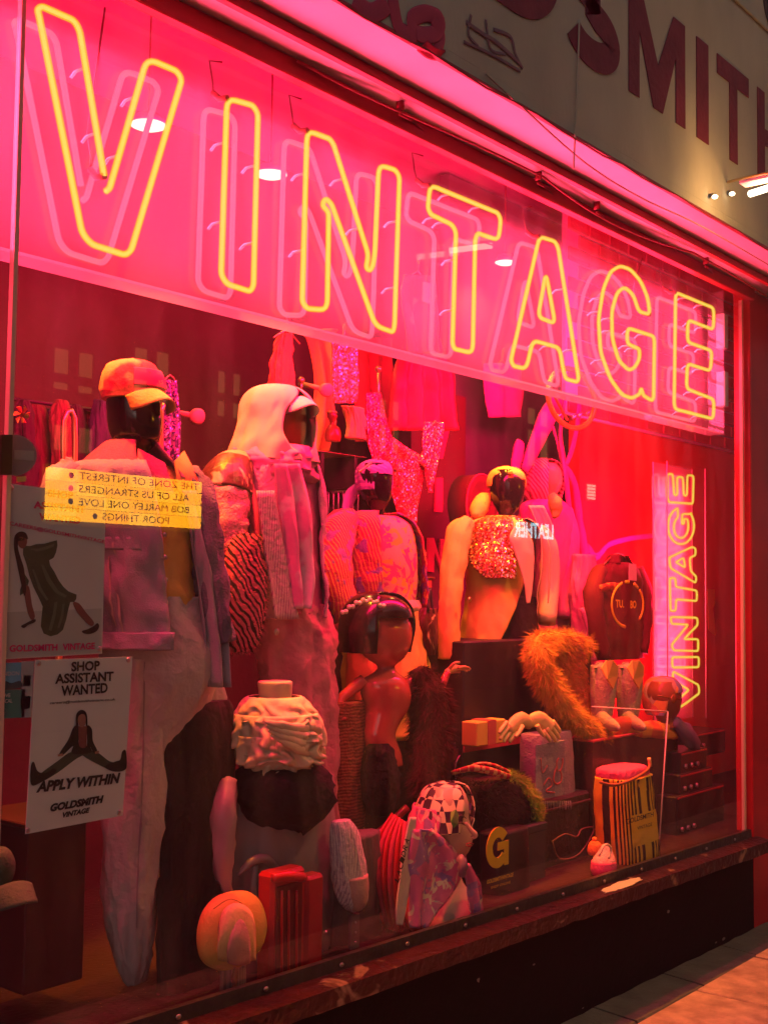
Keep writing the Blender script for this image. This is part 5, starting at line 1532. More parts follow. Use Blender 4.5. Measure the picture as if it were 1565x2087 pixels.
# denim tote with gloves
dt = thing('denim_tote', 'pale denim tote bag with stitched panel standing on the dark trunk', 'bag', P(1120, 1640, 0.40))
DT = M('pale_denim', (0.36, 0.28, 0.33), 0.85, bump=0.5, bsc=120, var=0.2)
part('bag_body', DT, dt, lambda b: b.loft([(1492, 1066, 1160), (1510, 1064, 1164), (1570, 1064, 1166), (1630, 1068, 1168), (1640, 1072, 1164)], 0.42, 0.4, pw=0.45, n=44, fold=0.006))
part('front_panel', M('washed_denim', (0.30, 0.22, 0.28), 0.85, pat='noise', c2=(0.42, 0.33, 0.36), sc=18, thr=0.55, bump=0.5, bsc=120), dt, lambda b: rbox(b, 1092, 1150, 1518, 1620, 0.300, 0.306, 0.002), smooth=False)
def rabbit(b):
    for pts, r in (([(1135, 1560), (1130, 1575), (1128, 1590), (1134, 1598), (1142, 1594), (1144, 1580), (1140, 1570)], 2.2), ([(1136, 1572), (1134, 1555), (1138, 1545)], 2.2), ([(1142, 1572), (1146, 1556), (1146, 1546)], 2.2), ([(1108, 1600), (1118, 1585), (1125, 1600), (1112, 1612), (1130, 1615)], 1.4), ([(1102, 1545), (1105, 1575), (1115, 1560)], 1.2)):
        b.ptube([(x, y, r, .297) for x, y in pts], n=6, flat=0.5)
part('stitched_emblem', M('coral_thread', (0.60, 0.14, 0.12), 0.8), dt, rabbit)
part('fringe', DT, dt, lambda b: [b.ptube([(1070 + i * 4, 1632, 1.0, .305), (1070 + i * 4 + (i % 3 - 1), 1650, 0.6, .30)], n=5, sub=2) for i in range(24)])
gv = thing('leather_gloves', 'pair of cream leather gloves draped over the denim tote', 'gloves', P(1080, 1510, 0.36))
CRG = M('cream_leather', (0.85, 0.60, 0.24), 0.55, bump=0.2, bsc=50, var=0.1)
def glove(b, x0, y0, sgn):
    b.ptube([(x0 - sgn * 4, y0 + 2, 12, .33), (x0 + sgn * 14, y0 - 4, 17, .32), (x0 + sgn * 30, y0 + 6, 17, .31), (x0 + sgn * 40, y0 + 16, 13, .30)], n=16, flat=0.55, fold=0.005)
    for i in range(4):
        u = i - 1.5
        ox, oy = -sgn * u * 6.5, u * 6.5
        ln = (14, 20, 19, 13)[i]
        b.ptube([(x0 + sgn * 34 + ox, y0 + 10 + oy, 5.2, .30), (x0 + sgn * (38 + ln * .5) + ox, y0 + 18 + ln * .5 + oy, 5.0, .295), (x0 + sgn * (38 + ln * .8) + ox, y0 + 18 + ln + oy, 3.6, .295)], n=8, flat=0.8)
    b.ptube([(x0 + sgn * 12, y0 + 8, 5, .29), (x0 + sgn * 18, y0 + 20, 4.6, .285), (x0 + sgn * 26, y0 + 30, 3.4, .285)], n=8)
part('glove', CRG, gv, lambda b: glove(b, 1076, 1472, -1))
part('glove', CRG, gv, lambda b: glove(b, 1082, 1470, 1))
# black plinth
bp = thing('black_plinth', 'large matt black display plinth behind the denim tote', 'plinth', P(1060, 1490, 0.75))
A, B = P(945, 1308, 0.52), P(1205, 1490, 0.52)
part('plinth_body', BBAG, bp, lambda b: b.box(A.x, B.x, 0.52, 1.1, 0.586, A.z, bev=0.006), smooth=False)
part('red_skirting', REDCL, bp, lambda b: b.box(A.x - 0.002, B.x + 0.002, 0.512, 0.518, B.z, B.z + 0.03), smooth=False)
yb_ = thing('yellow_box', 'small yellow and white striped box on the floor beside the plinth', 'box', P(990, 1500, 0.66))
A, B = P(964, 1472, 0.44), P(1022, 1512, 0.44)
part('box_body', M('yellow_card', (0.80, 0.52, 0.10), 0.6), yb_, lambda b: b.box(A.x, B.x, 0.42, 0.50, B.z, A.z, bev=0.004), smooth=False)
part('box_band', M('red_card', (0.55, 0.12, 0.10), 0.6), yb_, lambda b: b.box((A.x + B.x) / 2 - 0.03, (A.x + B.x) / 2 + 0.03, 0.416, 0.504, B.z + 0.002, A.z + 0.003), smooth=False)
# golden fur stole
gf = thing('fur_collar', 'long golden fur collar draped over the plinth edge', 'fur', P(1150, 1500, 0.60))
def gfur(b):
    global gfr
    gfr = b.ptube([(1188, 1318, 18, .56), (1150, 1308, 19, .52), (1104, 1310, 20, .47), (1096, 1342, 22, .44), (1122, 1402, 22, .42), (1162, 1456, 19, .40), (1206, 1488, 12, .38), (1232, 1497, 6, .37)], n=18, fold=0.012)
part('pelt', OFUR, gf, gfur)
part('pelt_hair', OFUR, gf, lambda b: b.fur(gfr, 20000, 0.046, 0.0014, 0.6, 41), kind='stuff', smooth=False)
def gfur2(b):
    global gf2
    gf2 = b.loft([(1298, 1112, 1188), (1330, 1118, 1194), (1390, 1138, 1198), (1440, 1160, 1206), (1480, 1185, 1222)], 0.485, 0.16, fold=0.006)
OF2 = M('russet_fur', (0.55, 0.17, 0.05), 0.9, var=0.3, vsc=10)
part('lining_pelt', OF2, gf, gfur2)
part('lining_hair', OF2, gf, lambda b: b.fur(gf2, 8000, 0.032, 0.0013, 0.6, 43), kind='stuff', smooth=False)
pl2 = thing('cloth_panel', 'rose pink cloth panel hanging behind the golden fur collar', 'cloth', P(1180, 1440, 0.75))
part('panel', ROSE, pl2, lambda b: b.cloth([(1290, 1140, 1200), (1350, 1150, 1215), (1440, 1150, 1220)], 0.74, 0.02, 2), thick=0.006)
# cowboy boots
for px, lab in ((1203, 'left cowboy boot of the grey pair with orange lined tops'), (1256, 'right cowboy boot of the grey pair with orange lined tops')):
    y_ = 0.42
    t = thing('cowboy_boot', lab, 'boot', P(px + 28, 1470, y_), 'pair of grey cowboy boots')
    part('shaft', BOOT, t, lambda b: b.loft([(1356, px + 2, px + 52), (1380, px + 1, px + 52), (1410, px, px + 50), (1430, px + 1, px + 48), (1450, px + 3, px + 44), (1468, px + 6, px + 40)], y_, 0.85, fold=0.004, cap=False), thick=0.005)
    part('front_flap', BOOTI, t, lambda b: b.add([P(px + x, y, y_ - d) for x, y, d in ((20, 1362, .075), (30, 1346, .085), (44, 1345, .08), (54, 1358, .06), (53, 1378, .06), (44, 1404, .09), (32, 1384, .10))], [(0, 1, 2, 3, 4, 5, 6)]), smooth=False, thick=0.006)
    part('back_flap', BOOT, t, lambda b: b.add([P(px + x, y, y_ + d) for x, y, d in ((4, 1362, .0), (12, 1350, .02), (22, 1350, .03), (28, 1362, .0))], [(0, 1, 2, 3)]), smooth=False, thick=0.006)
    part('foot', BOOT, t, lambda b: b.ptube([(px + 20, 1462, 18, y_), (px + 34, 1472, 15, y_ - .08), (px + 50, 1480, 11, y_ - .16), (px + 58, 1484, 4, y_ - .2)], n=14, flat=0.8))
    part('heel', M('boot_heel', (0.05, 0.03, 0.02), 0.5), t, lambda b: b.ptube([(px + 14, 1472, 9, y_ + .02), (px + 14, 1492, 7, y_ + .02)], n=10, sub=2))
# bandana head with sunglasses
hb = thing('head_form', 'brown head form in blue and orange patchwork bandana and sunglasses', 'head form', P(1350, 1485, 0.34))
part('face', M('brown_face', (0.30, 0.07, 0.04), 0.3), hb, lambda b: b.loft([(1388, 1325, 1375), (1405, 1316, 1384), (1425, 1316, 1386), (1448, 1326, 1384), (1465, 1338, 1374), (1482, 1335, 1378)], 0.34, 1.0))
part('bandana', M('patchwork', (0.28, 0.24, 0.42), 0.6, pat='cell', c2=(0.80, 0.30, 0.08), c3=(0.62, 0.10, 0.12), sc=11, thr=0.5), hb, lambda b: b.loft([(1380, 1340, 1362), (1384, 1326, 1376), (1398, 1314, 1388), (1420, 1310, 1390), (1440, 1312, 1386), (1456, 1318, 1372)], 0.35, 1.05, a0=50, a1=310, n=40, fold=0.004), thick=0.004)
part('bandana_top', M('patchwork', (0.28, 0.24, 0.42)), hb, lambda b: b.loft([(1380, 1340, 1362), (1385, 1325, 1377), (1398, 1315, 1388), (1410, 1312, 1390)], 0.345, 1.03))
part('sunglasses', M('tortoise', (0.30, 0.08, 0.02), 0.1, coat=0.6), hb, lambda b: [b.ball(P(1372, 1424, 0.25), 0.030, 0.008, 0.024, 14, 8), b.ball(P(1384, 1428, 0.28), 0.022, 0.008, 0.022, 14, 8), b.ptube([(1340, 1418, 2, .26), (1388, 1426, 2, .255)], n=6)])
cl = thing('crumpled_scarf', 'crumpled orange and red scarf at the foot of the cowboy boots', 'scarf', P(1270, 1500, 0.36))
part('scarf_body', M('orange_red_silk', (0.75, 0.12, 0.05), 0.5, pat='noise', c2=(0.85, 0.36, 0.06), sc=8, thr=0.55), cl, lambda b: b.ptube([(1205, 1490, 8, .38), (1250, 1482, 18, .36), (1310, 1486, 18, .34), (1360, 1492, 14, .32), (1395, 1496, 6, .32)], n=18, flat=0.6, fold=0.02, fk=3))
part('scarf_end', M('slate_silk', (0.20, 0.12, 0.24), 0.5), cl, lambda b: b.ptube([(1370, 1470, 10, .30), (1392, 1490, 18, .29), (1412, 1515, 14, .28), (1418, 1530, 5, .28)], n=14, fold=0.012))
# box under boots
tb = thing('display_box', 'dark red topped display box under the cowboy boots', 'box', P(1300, 1700, 0.40))
A, B = P(1212, 1508, 0.32), P(1385, 1700, 0.32)
part('box_body', M('dark_maroon_board', (0.07, 0.012, 0.018), 0.5, var=0.2, bump=0.2), tb, lambda b: b.box(A.x, B.x, 0.33, 0.78, 0.586, A.z - 0.012), smooth=False)
part('box_top', REDCL, tb, lambda b: b.box(A.x - 0.01, B.x + 0.01, 0.32, 0.79, A.z - 0.012, A.z, bev=0.003), smooth=False)
# striped shop bag
sg = thing('shop_bag', 'yellow and black striped shop bag stuffed with pink tissue', 'bag', P(1280, 1772, 0.16))
SB = M('black_stripe_print', (0.03, 0.008, 0.01), 0.6, var=0)
YB_ = M('yellow_bag_paper', (0.86, 0.52, 0.04), 0.55, bump=0.15, bsc=14, var=0.08)
sgrows = [(1580, 1216, 1325), (1620, 1215, 1328), (1680, 1217, 1334), (1730, 1219, 1339), (1772, 1222, 1338)]
part('bag_body', YB_, sg, lambda b: b.loft(sgrows, 0.17, 0.6, pw=0.55, n=56, fold=0.006, fk=2))
for i in range(18):
    a = -94 + i * 10.8
    if -30 < a < 44:
        rr_ = [(1582, 1216, 1325), (1620, 1215, 1328), (1650, 1216, 1331)]
        r2 = [(1712, 1218.5, 1337), (1730, 1219, 1339), (1770, 1222, 1338)]
        part('stripe', SB, sg, lambda b: [b.loft(rr_, 0.17, 0.6, a0=a, a1=a + 5.2, pw=0.55, n=4, fold=0.006, fk=2, grow=0.0015), b.loft(r2, 0.17, 0.6, a0=a, a1=a + 5.2, pw=0.55, n=4, fold=0.006, fk=2, grow=0.0015)])
    else:
        part('stripe', SB, sg, lambda b: b.loft(sgrows, 0.17, 0.6, a0=a, a1=a + 5.2, pw=0.55, n=4, fold=0.006, fk=2, grow=0.0015))
ptext('GOLDSMITH', 'lettering', INK, sg, (1276, 1680), (1331, 1664), 10, 0.025, bold=0.02)
ptext('VINTAGE', 'lettering', INK, sg, (1298, 1692), (1328, 1683), 7, 0.025, bold=0.01)
part('tissue', PINKF, sg, lambda b: b.loft([(1560, 1232, 1305), (1564, 1222, 1314), (1574, 1219, 1318), (1586, 1220, 1320)], 0.17, 0.6, fold=0.012, fk=6, n=60, pw=0.6))
part('rope_handle', M('rope', (0.35, 0.09, 0.04), 0.8), sg, lambda b: b.ptube([(1222, 1594, 3, .06), (1250, 1600, 3.4, .03), (1285, 1590, 3.4, .03), (1318, 1570, 3, .08), (1324, 1552, 3, .1)], n=8))
part('handle_tag', M('cream_tag', (0.8, 0.5, 0.2), 0.6), sg, lambda b: b.ptube([(1322, 1545, 4, .1), (1324, 1562, 4, .1)], n=8))
# baby shoe and ball
bs = thing('baby_shoe', 'small pink knitted shoe on the sill beside the striped bag', 'shoe', P(1230, 1785, 0.06))
part('sole', PINKF, bs, lambda b: b.loft([(1755, 1204, 1254), (1772, 1202, 1256), (1786, 1208, 1250)], 0.08, 0.9))
part('upper', M('pale_pink_knit', (0.80, 0.42, 0.42), 0.9, bump=0.5, bsc=120), bs, lambda b: b.loft([(1722, 1226, 1242), (1735, 1218, 1248), (1752, 1206, 1254), (1760, 1205, 1254)], 0.08, 0.85))
part('tongue', M('white_lace_loop', (0.8, 0.6, 0.5), 0.8), bs, lambda b: b.ptube([(1220, 1745, 2.5, .03), (1232, 1722, 2.5, .02), (1244, 1728, 2.5, .03), (1240, 1750, 2.5, .03)], n=8))
ob = thing('orange_hat', 'small orange knit hat lying behind the baby shoe', 'hat', P(1212, 1740, 0.18))
part('crown', M('orange_knit', (0.85, 0.22, 0.05), 0.9, bump=0.4, bsc=90), ob, lambda b: b.loft([(1714, 1204, 1218), (1722, 1198, 1226), (1735, 1196, 1228), (1742, 1199, 1226)], 0.18, 0.9))
part('pompom', M('orange_knit', (0.85, 0.22, 0.05)), ob, lambda b: b.ball(P(1211, 1711, 0.18), 0.012, 0.012, 0.012, 10, 8))
# acrylic divider with diagonal edges
ad_ = thing('acrylic_divider', 'clear acrylic divider panel beside the striped bag', 'divider', P(1350, 1700, 0.30))
part('sheet', glass('divider_acrylic', milk=0.03, r0=0.06), ad_, lambda b: b.add([P(1205, 1440, 0.30), P(1360, 1450, 0.10), P(1340, 1760, 0.08), P(1208, 1770, 0.30)], [(0, 1, 2, 3)]), smooth=False)
part('edge', M('acrylic_edge', (0.9, 0.5, 0.55)), ad_, lambda b: [b.ptube([(1205, 1440, 1.3, .3), (1360, 1450, 1.3, .1)], n=5, sub=2), b.ptube([(1360, 1450, 1.6, .1), (1340, 1760, 1.6, .08)], n=5, sub=2)])
# stereo stack at the right
st = thing('stereo_stack', 'stack of black hi-fi units at the far right of the window', 'stereo', P(1450, 1720, 0.2))
for i, (p0, p1, q0, q1, y_) in enumerate(((1378, 1475, 1625, 1725, .22), (1384, 1452, 1580, 1618, .24), (1386, 1440, 1535, 1578, .26), (1400, 1478, 1500, 1532, .4))):
    A, B = P(p0, q0, y_), P(p1, q1, y_)
    u_ = part('unit', STEREO, st, lambda b: b.box(A.x, B.x, y_, y_ + 0.24, min(A.z, B.z), max(A.z, B.z), bev=0.006), smooth=False)
    part('trim', M('stereo_red_trim', (0.40, 0.03, 0.04), 0.3), u_, lambda b: b.box(A.x + 0.01, B.x - 0.01, y_ - 0.004, y_ - 0.001, max(A.z, B.z) - 0.012, max(A.z, B.z) - 0.004), smooth=False)
    for k in range(3):
        part('knob', STEEL, u_, lambda b: b.tube([(A.x + 0.05 + k * 0.07, y_ - 0.012, (A.z + B.z) / 2), (A.x + 0.05 + k * 0.07, y_ - 0.001, (A.z + B.z) / 2)], 0.012, 10))
# biker jacket with yellow emblem
yj = thing('racing_jacket', 'dark red racing jacket with round yellow emblem hanging by the red wall', 'jacket', P(1260, 1350, 0.60))
RJ = M('dark_red_satin', (0.12, 0.006, 0.010), 0.8, bump=0.2, bsc=16, var=0.25)
part('jacket_body', RJ, yj, lambda b: b.loft([(1146, 1236, 1284), (1156, 1214, 1302), (1180, 1206, 1314), (1230, 1208, 1316), (1290, 1206, 1318), (1342, 1208, 1318)], 0.62, 0.45, fold=0.02, fk=3))
part('sleeve', RJ, yj, lambda b: b.ptube([(1298, 1158, 10, .60), (1312, 1200, 14, .58), (1314, 1270, 13, .56), (1308, 1330, 11, .55)], n=14, fold=0.012))
part('sleeve', RJ, yj, lambda b: b.ptube([(1222, 1160, 14, .58), (1208, 1210, 20, .54), (1215, 1280, 18, .52), (1230, 1340, 14, .5)], n=14, fold=0.012))
part('collar', RJ, yj, lambda b: b.loft([(1132, 1238, 1280), (1150, 1228, 1290)], 0.62, 0.6, a0=40, a1=320), thick=0.006)
def ring(b):
    for d0, d1 in ((110, 262), (-40, 40), (48, 66), (84, 98)):
        pts = [(1278 + 32 * math.cos(R(d0 + (d1 - d0) * i / 10)), 1232 - 46 * math.sin(R(d0 + (d1 - d0) * i / 10)), 3.4, .47) for i in range(11)]
        b.ptube(pts, n=6, flat=0.5, sub=2)
part('round_emblem', YPRT, yj, ring)
ptext('TU.', 'lettering', YPRT, yj, (1254, 1238), (1271, 1239), 16, 0.47, bold=0.03)
ptext('BO', 'lettering', YPRT, yj, (1284, 1240), (1296, 1240), 16, 0.47, bold=0.03)
part('sleeve_patch', M('gold_thread_patch', (0.60, 0.20, 0.03), 0.6, pat='noise', c2=(0.3, 0.02, 0.02), sc=30), yj, lambda b: b.ptube([(1222, 1200, 8, .5), (1245, 1196, 9, .48), (1262, 1196, 7, .48)], n=10, flat=0.4))
part('care_tag', M('pink_card', (0.75, 0.35, 0.45), 0.6), yj, lambda b: b.pprism([(1282, 1148), (1296, 1150), (1297, 1184), (1281, 1182)], 0.5, 0.003), smooth=False)
part('hanger', BRASS, yj, lambda b: b.ptube([(1230, 1150, 2, .62), (1258, 1128, 2, .62), (1290, 1150, 2, .62)], n=6))
pk_ = thing('pink_robe', 'bright pink robe hanging below the red racing jacket', 'robe', P(1240, 1345, 0.66))
part('robe_body', PINKC, pk_, lambda b: b.loft([(1130, 1165, 1215), (1200, 1158, 1222), (1270, 1160, 1240), (1345, 1165, 1258)], 0.70, 0.5, fold=0.018, fk=3))
part('belt', MAG, pk_, lambda b: b.ptube([(1185, 1240, 5, .56), (1200, 1290, 5, .55), (1205, 1340, 4, .55)], n=8))
# orange sticker on the red wall
tag(part('torn_sticker', M('orange_sticker', (0.75, 0.36, 0.06), 0.6, var=0.2), None, lambda b: b.pprism([(1441, 1200), (1456, 1201), (1457, 1230), (1452, 1240), (1455, 1262), (1458, 1296), (1443, 1284)], 0.90, 0.003), smooth=False), 'torn orange paper sticker on the red wall right of the small neon', 'sticker')
# ================================================================ hanging things behind
def rail_peg(px0, py0, px1, py1, y0, y1, lab):
    t = thing('wooden_peg', lab, 'peg', P(px0, py0, y0), 'wooden wall pegs')
    part('rod', WOOD, t, lambda b: b.tube([P(px0, py0, y0), P(px1, py1, y1)], 0.012, 10))
    e = P(px1, py1, y1)
    d = (e - P(px0, py0, y0)).normalized()
    part('end_knob', WOOD, t, lambda b: b.tube([e - d * 0.006, e, e + d * 0.022, e + d * 0.03], [0.014, 0.030, 0.032, 0.02], 14))
rail_peg(330, 836, 398, 848, 1.2, 1.0, 'wooden wall peg sticking out beside the capped mannequin head')
rail_peg(612, 782, 662, 794, 1.2, 1.0, 'wooden wall peg sticking out above the cream headscarf')
for pts, lab in (([(131, 1000), (131, 858), (152, 852), (152, 1000)], 'brass clothes rail end left of the capped mannequin'), ([(329, 960), (329, 836), (345, 834)], 'brass clothes rail upright right of the capped mannequin')):
    t = thing('clothes_rail', lab, 'rail', P(pts[0][0], 1000, 0.85))
    part('tube', BRASS, t, lambda b: b.ptube([(a, c, 6, .85) for a, c in pts], n=10, sub=3))
    part('floor_post', BRASS, t, lambda b: b.tube([P(pts[0][0], pts[0][1], .85), (P(pts[0][0], pts[0][1], .85).x, .85, 0.586)], 0.011, 8))
for px, p0, p1, y_, lab in ((771, 752, 832, 1.1, 'thin brass rod hanging before the red curtain'), (614, 775, 800, 1.1, 'short brass hook rod above the cream headscarf')):
    t = thing('brass_rod', lab, 'rod', P(px, p1, y_))
    part('rod', BRASS, t, lambda b: b.ptube([(px, p0, 3, y_), (px, p1, 2.6, y_)], n=8, sub=2))
    part('finial', BRASS, t, lambda b: b.ball(P(px, p0, y_), 0.016, 0.016, 0.016, 12, 8))
def garment(name, label, cat, mat, rows, y, amp=0.02, waves=3, seed=0, hook=True, grp=None, th=0.006, k=None):
    c = P((rows[-1][1] + rows[-1][2]) / 2, rows[-1][0], y)
    t = thing(name, label, cat, c, grp)
    if k:
        part('garment_body', mat, t, lambda b: b.loft(rows, y, k, fold=amp, fk=waves, seed=seed, n=48))
    else:
        part('garment_body', mat, t, lambda b: b.cloth(rows, y, amp, waves, seed=seed), thick=th)
    if hook:
        a = P((rows[0][1] + rows[0][2]) / 2, rows[0][0], y)
        part('hanger', BRASS, t, lambda b: b.tube([a + Vector((-0.08, 0, -0.03)), a + Vector((0, 0, 0.02)), a + Vector((0, 0, 0.07)), a + Vector((0.02, 0, 0.09)), a + Vector((0, 0, 0.02)), a + Vector((0.08, 0, -0.03))], 0.004, 6))
    return t
garment('hanging_vest', 'orange suede vest hanging under the sign above the cream headscarf', 'vest', M('orange_suede', (0.80, 0.32, 0.05), 0.9, bump=0.4, bsc=90), [(680, 578, 592), (710, 565, 596), (760, 555, 597), (815, 548, 594)], 1.0, 0.02, 2, k=0.4)
sqt = garment('sequined_blouse', 'orange sequined top hanging under the middle of the sign', 'top', SEQO, [(695, 672, 728), (730, 675, 726), (780, 674, 728), (822, 676, 726)], 1.0, 0.012, 2, 4)
garment('yellow_drape', 'ochre yellow drape hanging behind the cream headscarf', 'drape', M('ochre_drape', (0.80, 0.45, 0.06), 0.75, bump=0.2, bsc=20), [(670, 600, 690), (700, 632, 684), (800, 645, 680), (860, 640, 680), (920, 622, 668)], 1.35, 0.03, 2, 1, False)
garment('cream_shirt', 'crumpled yellow shirt lying on the wooden shelf', 'shirt', M('butter_cloth', (0.85, 0.55, 0.15), 0.75, bump=0.3, bsc=18), [(830, 700, 740), (860, 708, 744), (895, 705, 745)], 1.15, 0.02, 2, 5, False, k=0.5)
sh = thing('wooden_shelf', 'ochre wooden shelf beside the cream headscarf', 'shelf', P(690, 925, 1.2))
A, B = P(640, 915, 1.15), P(748, 932, 1.15)
part('board', WOOD, sh, lambda b: b.box(A.x, B.x, 1.15, 1.5, B.z, A.z - 0.005, bev=0.004), smooth=False)
part('bracket', BBAG, sh, lambda b: [b.box(x, x + 0.02, 1.16, 1.5, B.z - 0.15, B.z - 0.001) for x in (A.x + 0.06, B.x - 0.08)], smooth=False)
bu2 = thing('bust_ornament', 'small dark red bust ornament standing on the wooden shelf', 'ornament', P(690, 908, 1.2))
part('figure', M('oxblood_glaze', (0.25, 0.02, 0.02), 0.2), bu2, lambda b: b.loft([(838, 668, 684), (848, 666, 688), (856, 670, 684), (864, 672, 682), (872, 666, 692), (888, 662, 696), (900, 664, 694)], 1.2, 0.8))
part('cap_band', BRASS, bu2, lambda b: b.loft([(838, 667, 685), (842, 666, 687)], 1.2, 0.9, grow=0.003))
garment('red_dress', 'dark red pleated dress hanging below the T of the sign', 'dress', M('deep_red_silk', (0.42, 0.015, 0.03), 0.5, bump=0.15, bsc=14), [(690, 830, 900), (760, 806, 928), (820, 803, 934), (878, 800, 938)], 1.1, 0.035, 4, 2)
garment('red_curtain', 'plain red curtain hanging beside the orange sequined top', 'curtain', M('scarlet_curtain', (0.55, 0.02, 0.04), 0.7, bump=0.1, bsc=10), [(690, 726, 800), (800, 728, 802), (900, 732, 800)], 1.4, 0.03, 3, 1, False)
garment('red_blouse', 'red blouse hanging below the A of the sign', 'blouse', PINKC, [(740, 985, 1060), (800, 988, 1066), (850, 1000, 1064)], 1.3, 0.02, 2, 7)
garment('band_shirt', 'orange shirt hanging behind the T of the sign', 'shirt', M('rust_shirt', (0.80, 0.25, 0.06), 0.8, pat='noise', c2=(0.85, 0.55, 0.1), sc=9, thr=0.6, bump=0.2), [(560, 822, 880), (600, 815, 890), (680, 828, 895), (720, 832, 895)], 0.9, 0.02, 2, 3)
tgc = thing('price_card', 'blank yellow price card hanging behind the T of the sign', 'card', P(870, 610, 0.8))
part('card', M('yellow_tag_card', (0.85, 0.62, 0.15), 0.6, var=0), tgc, lambda b: b.pprism([(862, 574), (879, 578), (879, 620), (861, 614)], 0.8, 0.003), smooth=False)
part('thread', CAB, tgc, lambda b: b.ptube([(870, 575, 1, .8), (872, 545, 1, .8)], n=5, sub=2))
# red sequined fringe top, star shaped, on the dark letter board
lb = thing('letter_board', 'dark red board with pink upright letters V I N behind the mannequins', 'sign board', P(890, 1300, 1.45))
A, B = P(838, 880, 1.42), P(945, 1330, 1.42)
part('board', M('oxblood_board', (0.09, 0.006, 0.012), 0.5, var=0.2), lb, lambda b: b.box(A.x, B.x, 1.42, 1.5, B.z, A.z + 0.25), smooth=False)
LBP = M('letter_pink', (0.70, 0.05, 0.14), 0.5, var=0.05)
part('letter_v', LBP, lb, lambda b: b.pprism([(872, 862), (886, 858), (890, 905), (905, 855), (920, 858), (902, 935), (888, 935)], 1.405, 0.012), smooth=False)
part('letter_i', LBP, lb, lambda b: b.pprism([(889, 974), (903, 974), (902, 1044), (888, 1043)], 1.405, 0.012), smooth=False)
part('letter_n', LBP, lb, lambda b: b.pprism([(873, 1096), (884, 1096), (897, 1140), (898, 1098), (913, 1099), (912, 1170), (902, 1168), (886, 1125), (884, 1166), (872, 1165)], 1.405, 0.012), smooth=False)
sf_ = thing('fringed_top', 'red sequined top with pointed hanging sleeves behind the purple headscarf', 'top', P(820, 1050, 0.95))
part('body', SEQR, sf_, lambda b: b.cloth([(870, 745, 775), (910, 752, 830), (940, 770, 868), (1000, 800, 860), (1080, 822, 846), (1140, 830, 840)], 0.95, 0.02, 2.2, seed=1), thick=0.004)
part('sleeve', SEQR, sf_, lambda b: b.cloth([(860, 866, 905), (900, 862, 900), (950, 866, 890), (985, 872, 884), (1005, 875, 879)], 0.93, 0.012, 1.2, seed=2), thick=0.004)
part('sleeve', SEQR, sf_, lambda b: b.cloth([(800, 744, 776), (860, 744, 790), (920, 750, 812), (960, 765, 825)], 0.94, 0.014, 1.4, seed=5), thick=0.004)
part('strap', SEQR, sf_, lambda b: b.ptube([(860, 950, 16, .94), (875, 910, 14, .94), (890, 862, 12, .94)], n=10, flat=0.3))
# clothes rack with hangers in the dark
rk = thing('hanger_rack', 'dark wall rack with a row of small metal hooks behind the mannequins', 'rack', P(690, 1080, 1.3))
part('bar', BBAG, rk, lambda b: b.ptube([(640, 1004, 5, 1.3), (735, 1004, 5, 1.3)], n=8, sub=2))
for i in range(9):
    x = 648 + i * 10
    hkp = part('hook', STEEL, rk, lambda b: b.ptube([(x, 1004, 2.4, 1.28), (x + 2, 1012, 1.4, 1.27), (x + 1, 1060, 1.0, 1.27)], n=6, sub=2))
part('hung_cloth', DKBR, rk, lambda b: b.cloth([(1030, 642, 730), (1090, 645, 735), (1150, 645, 735)], 1.36, 0.03, 6), thick=0.005)
# pink gauze ribbons and the yellow hoop
hp = thing('yellow_hoop', 'yellow hoop hanging under the G of the sign', 'hoop', P(1165, 870, 0.72))
c = P(1165, 812, 0.72)
part('hoop_ring', M('yellow_plastic', (0.85, 0.50, 0.02), 0.3), hp, lambda b: b.tube([c + Vector((0.24 * math.cos(i * math.pi / 20), 0.0, 0.155 * math.sin(i * math.pi / 20))) for i in range(40)], 0.014, 10, True))
part('hoop_cross', M('orange_plastic', (0.80, 0.25, 0.02), 0.3), hp, lambda b: b.tube([c + Vector((-0.22, 0, 0.03)), c + Vector((-0.05, 0, -0.12))], 0.008, 8))
gz = thing('pink_gauze', 'magenta gauze ribbons draped from under the sign down behind the striped headscarf', 'gauze', P(1150, 1300, 0.85))
GZ = M('magenta_gauze', (0.80, 0.06, 0.32), 0.6, bump=0.2, bsc=20, var=0.1)
for pts in ([(1140, 812, 22), (1110, 860, 26), (1085, 920, 20), (1068, 960, 12)], [(1150, 815, 8), (1142, 880, 7), (1150, 950, 8), (1158, 1020, 9), (1165, 1100, 10), (1160, 1200, 12)], [(1180, 820, 8), (1172, 890, 7), (1150, 950, 6), (1135, 900, 6), (1120, 850, 6)],
            [(1150, 950, 8), (1172, 990, 10), (1180, 1060, 12), (1190, 1120, 14), (1195, 1200, 16), (1185, 1260, 14)], [(1195, 1115, 10), (1215, 1135, 8), (1240, 1110, 6), (1280, 1098, 5), (1335, 1092, 4)], [(1060, 900, 14), (1054, 930, 18), (1048, 960, 12)]):
    part('ribbon', GZ, gz, lambda b: b.ptube([(x, y, r, .85 if x > 1145 else .95) for x, y, r in pts], n=10, flat=0.35, fold=0.006))
for px, py in ((1137, 848), (1168, 850), (1180, 846), (1196, 842)):
    part('clip', STEEL, gz, lambda b: b.ptube([(px - 3, py + 4, 3, .78), (px + 3, py - 2, 3.4, .77), (px + 8, py - 5, 2, .77)], n=6, sub=2))
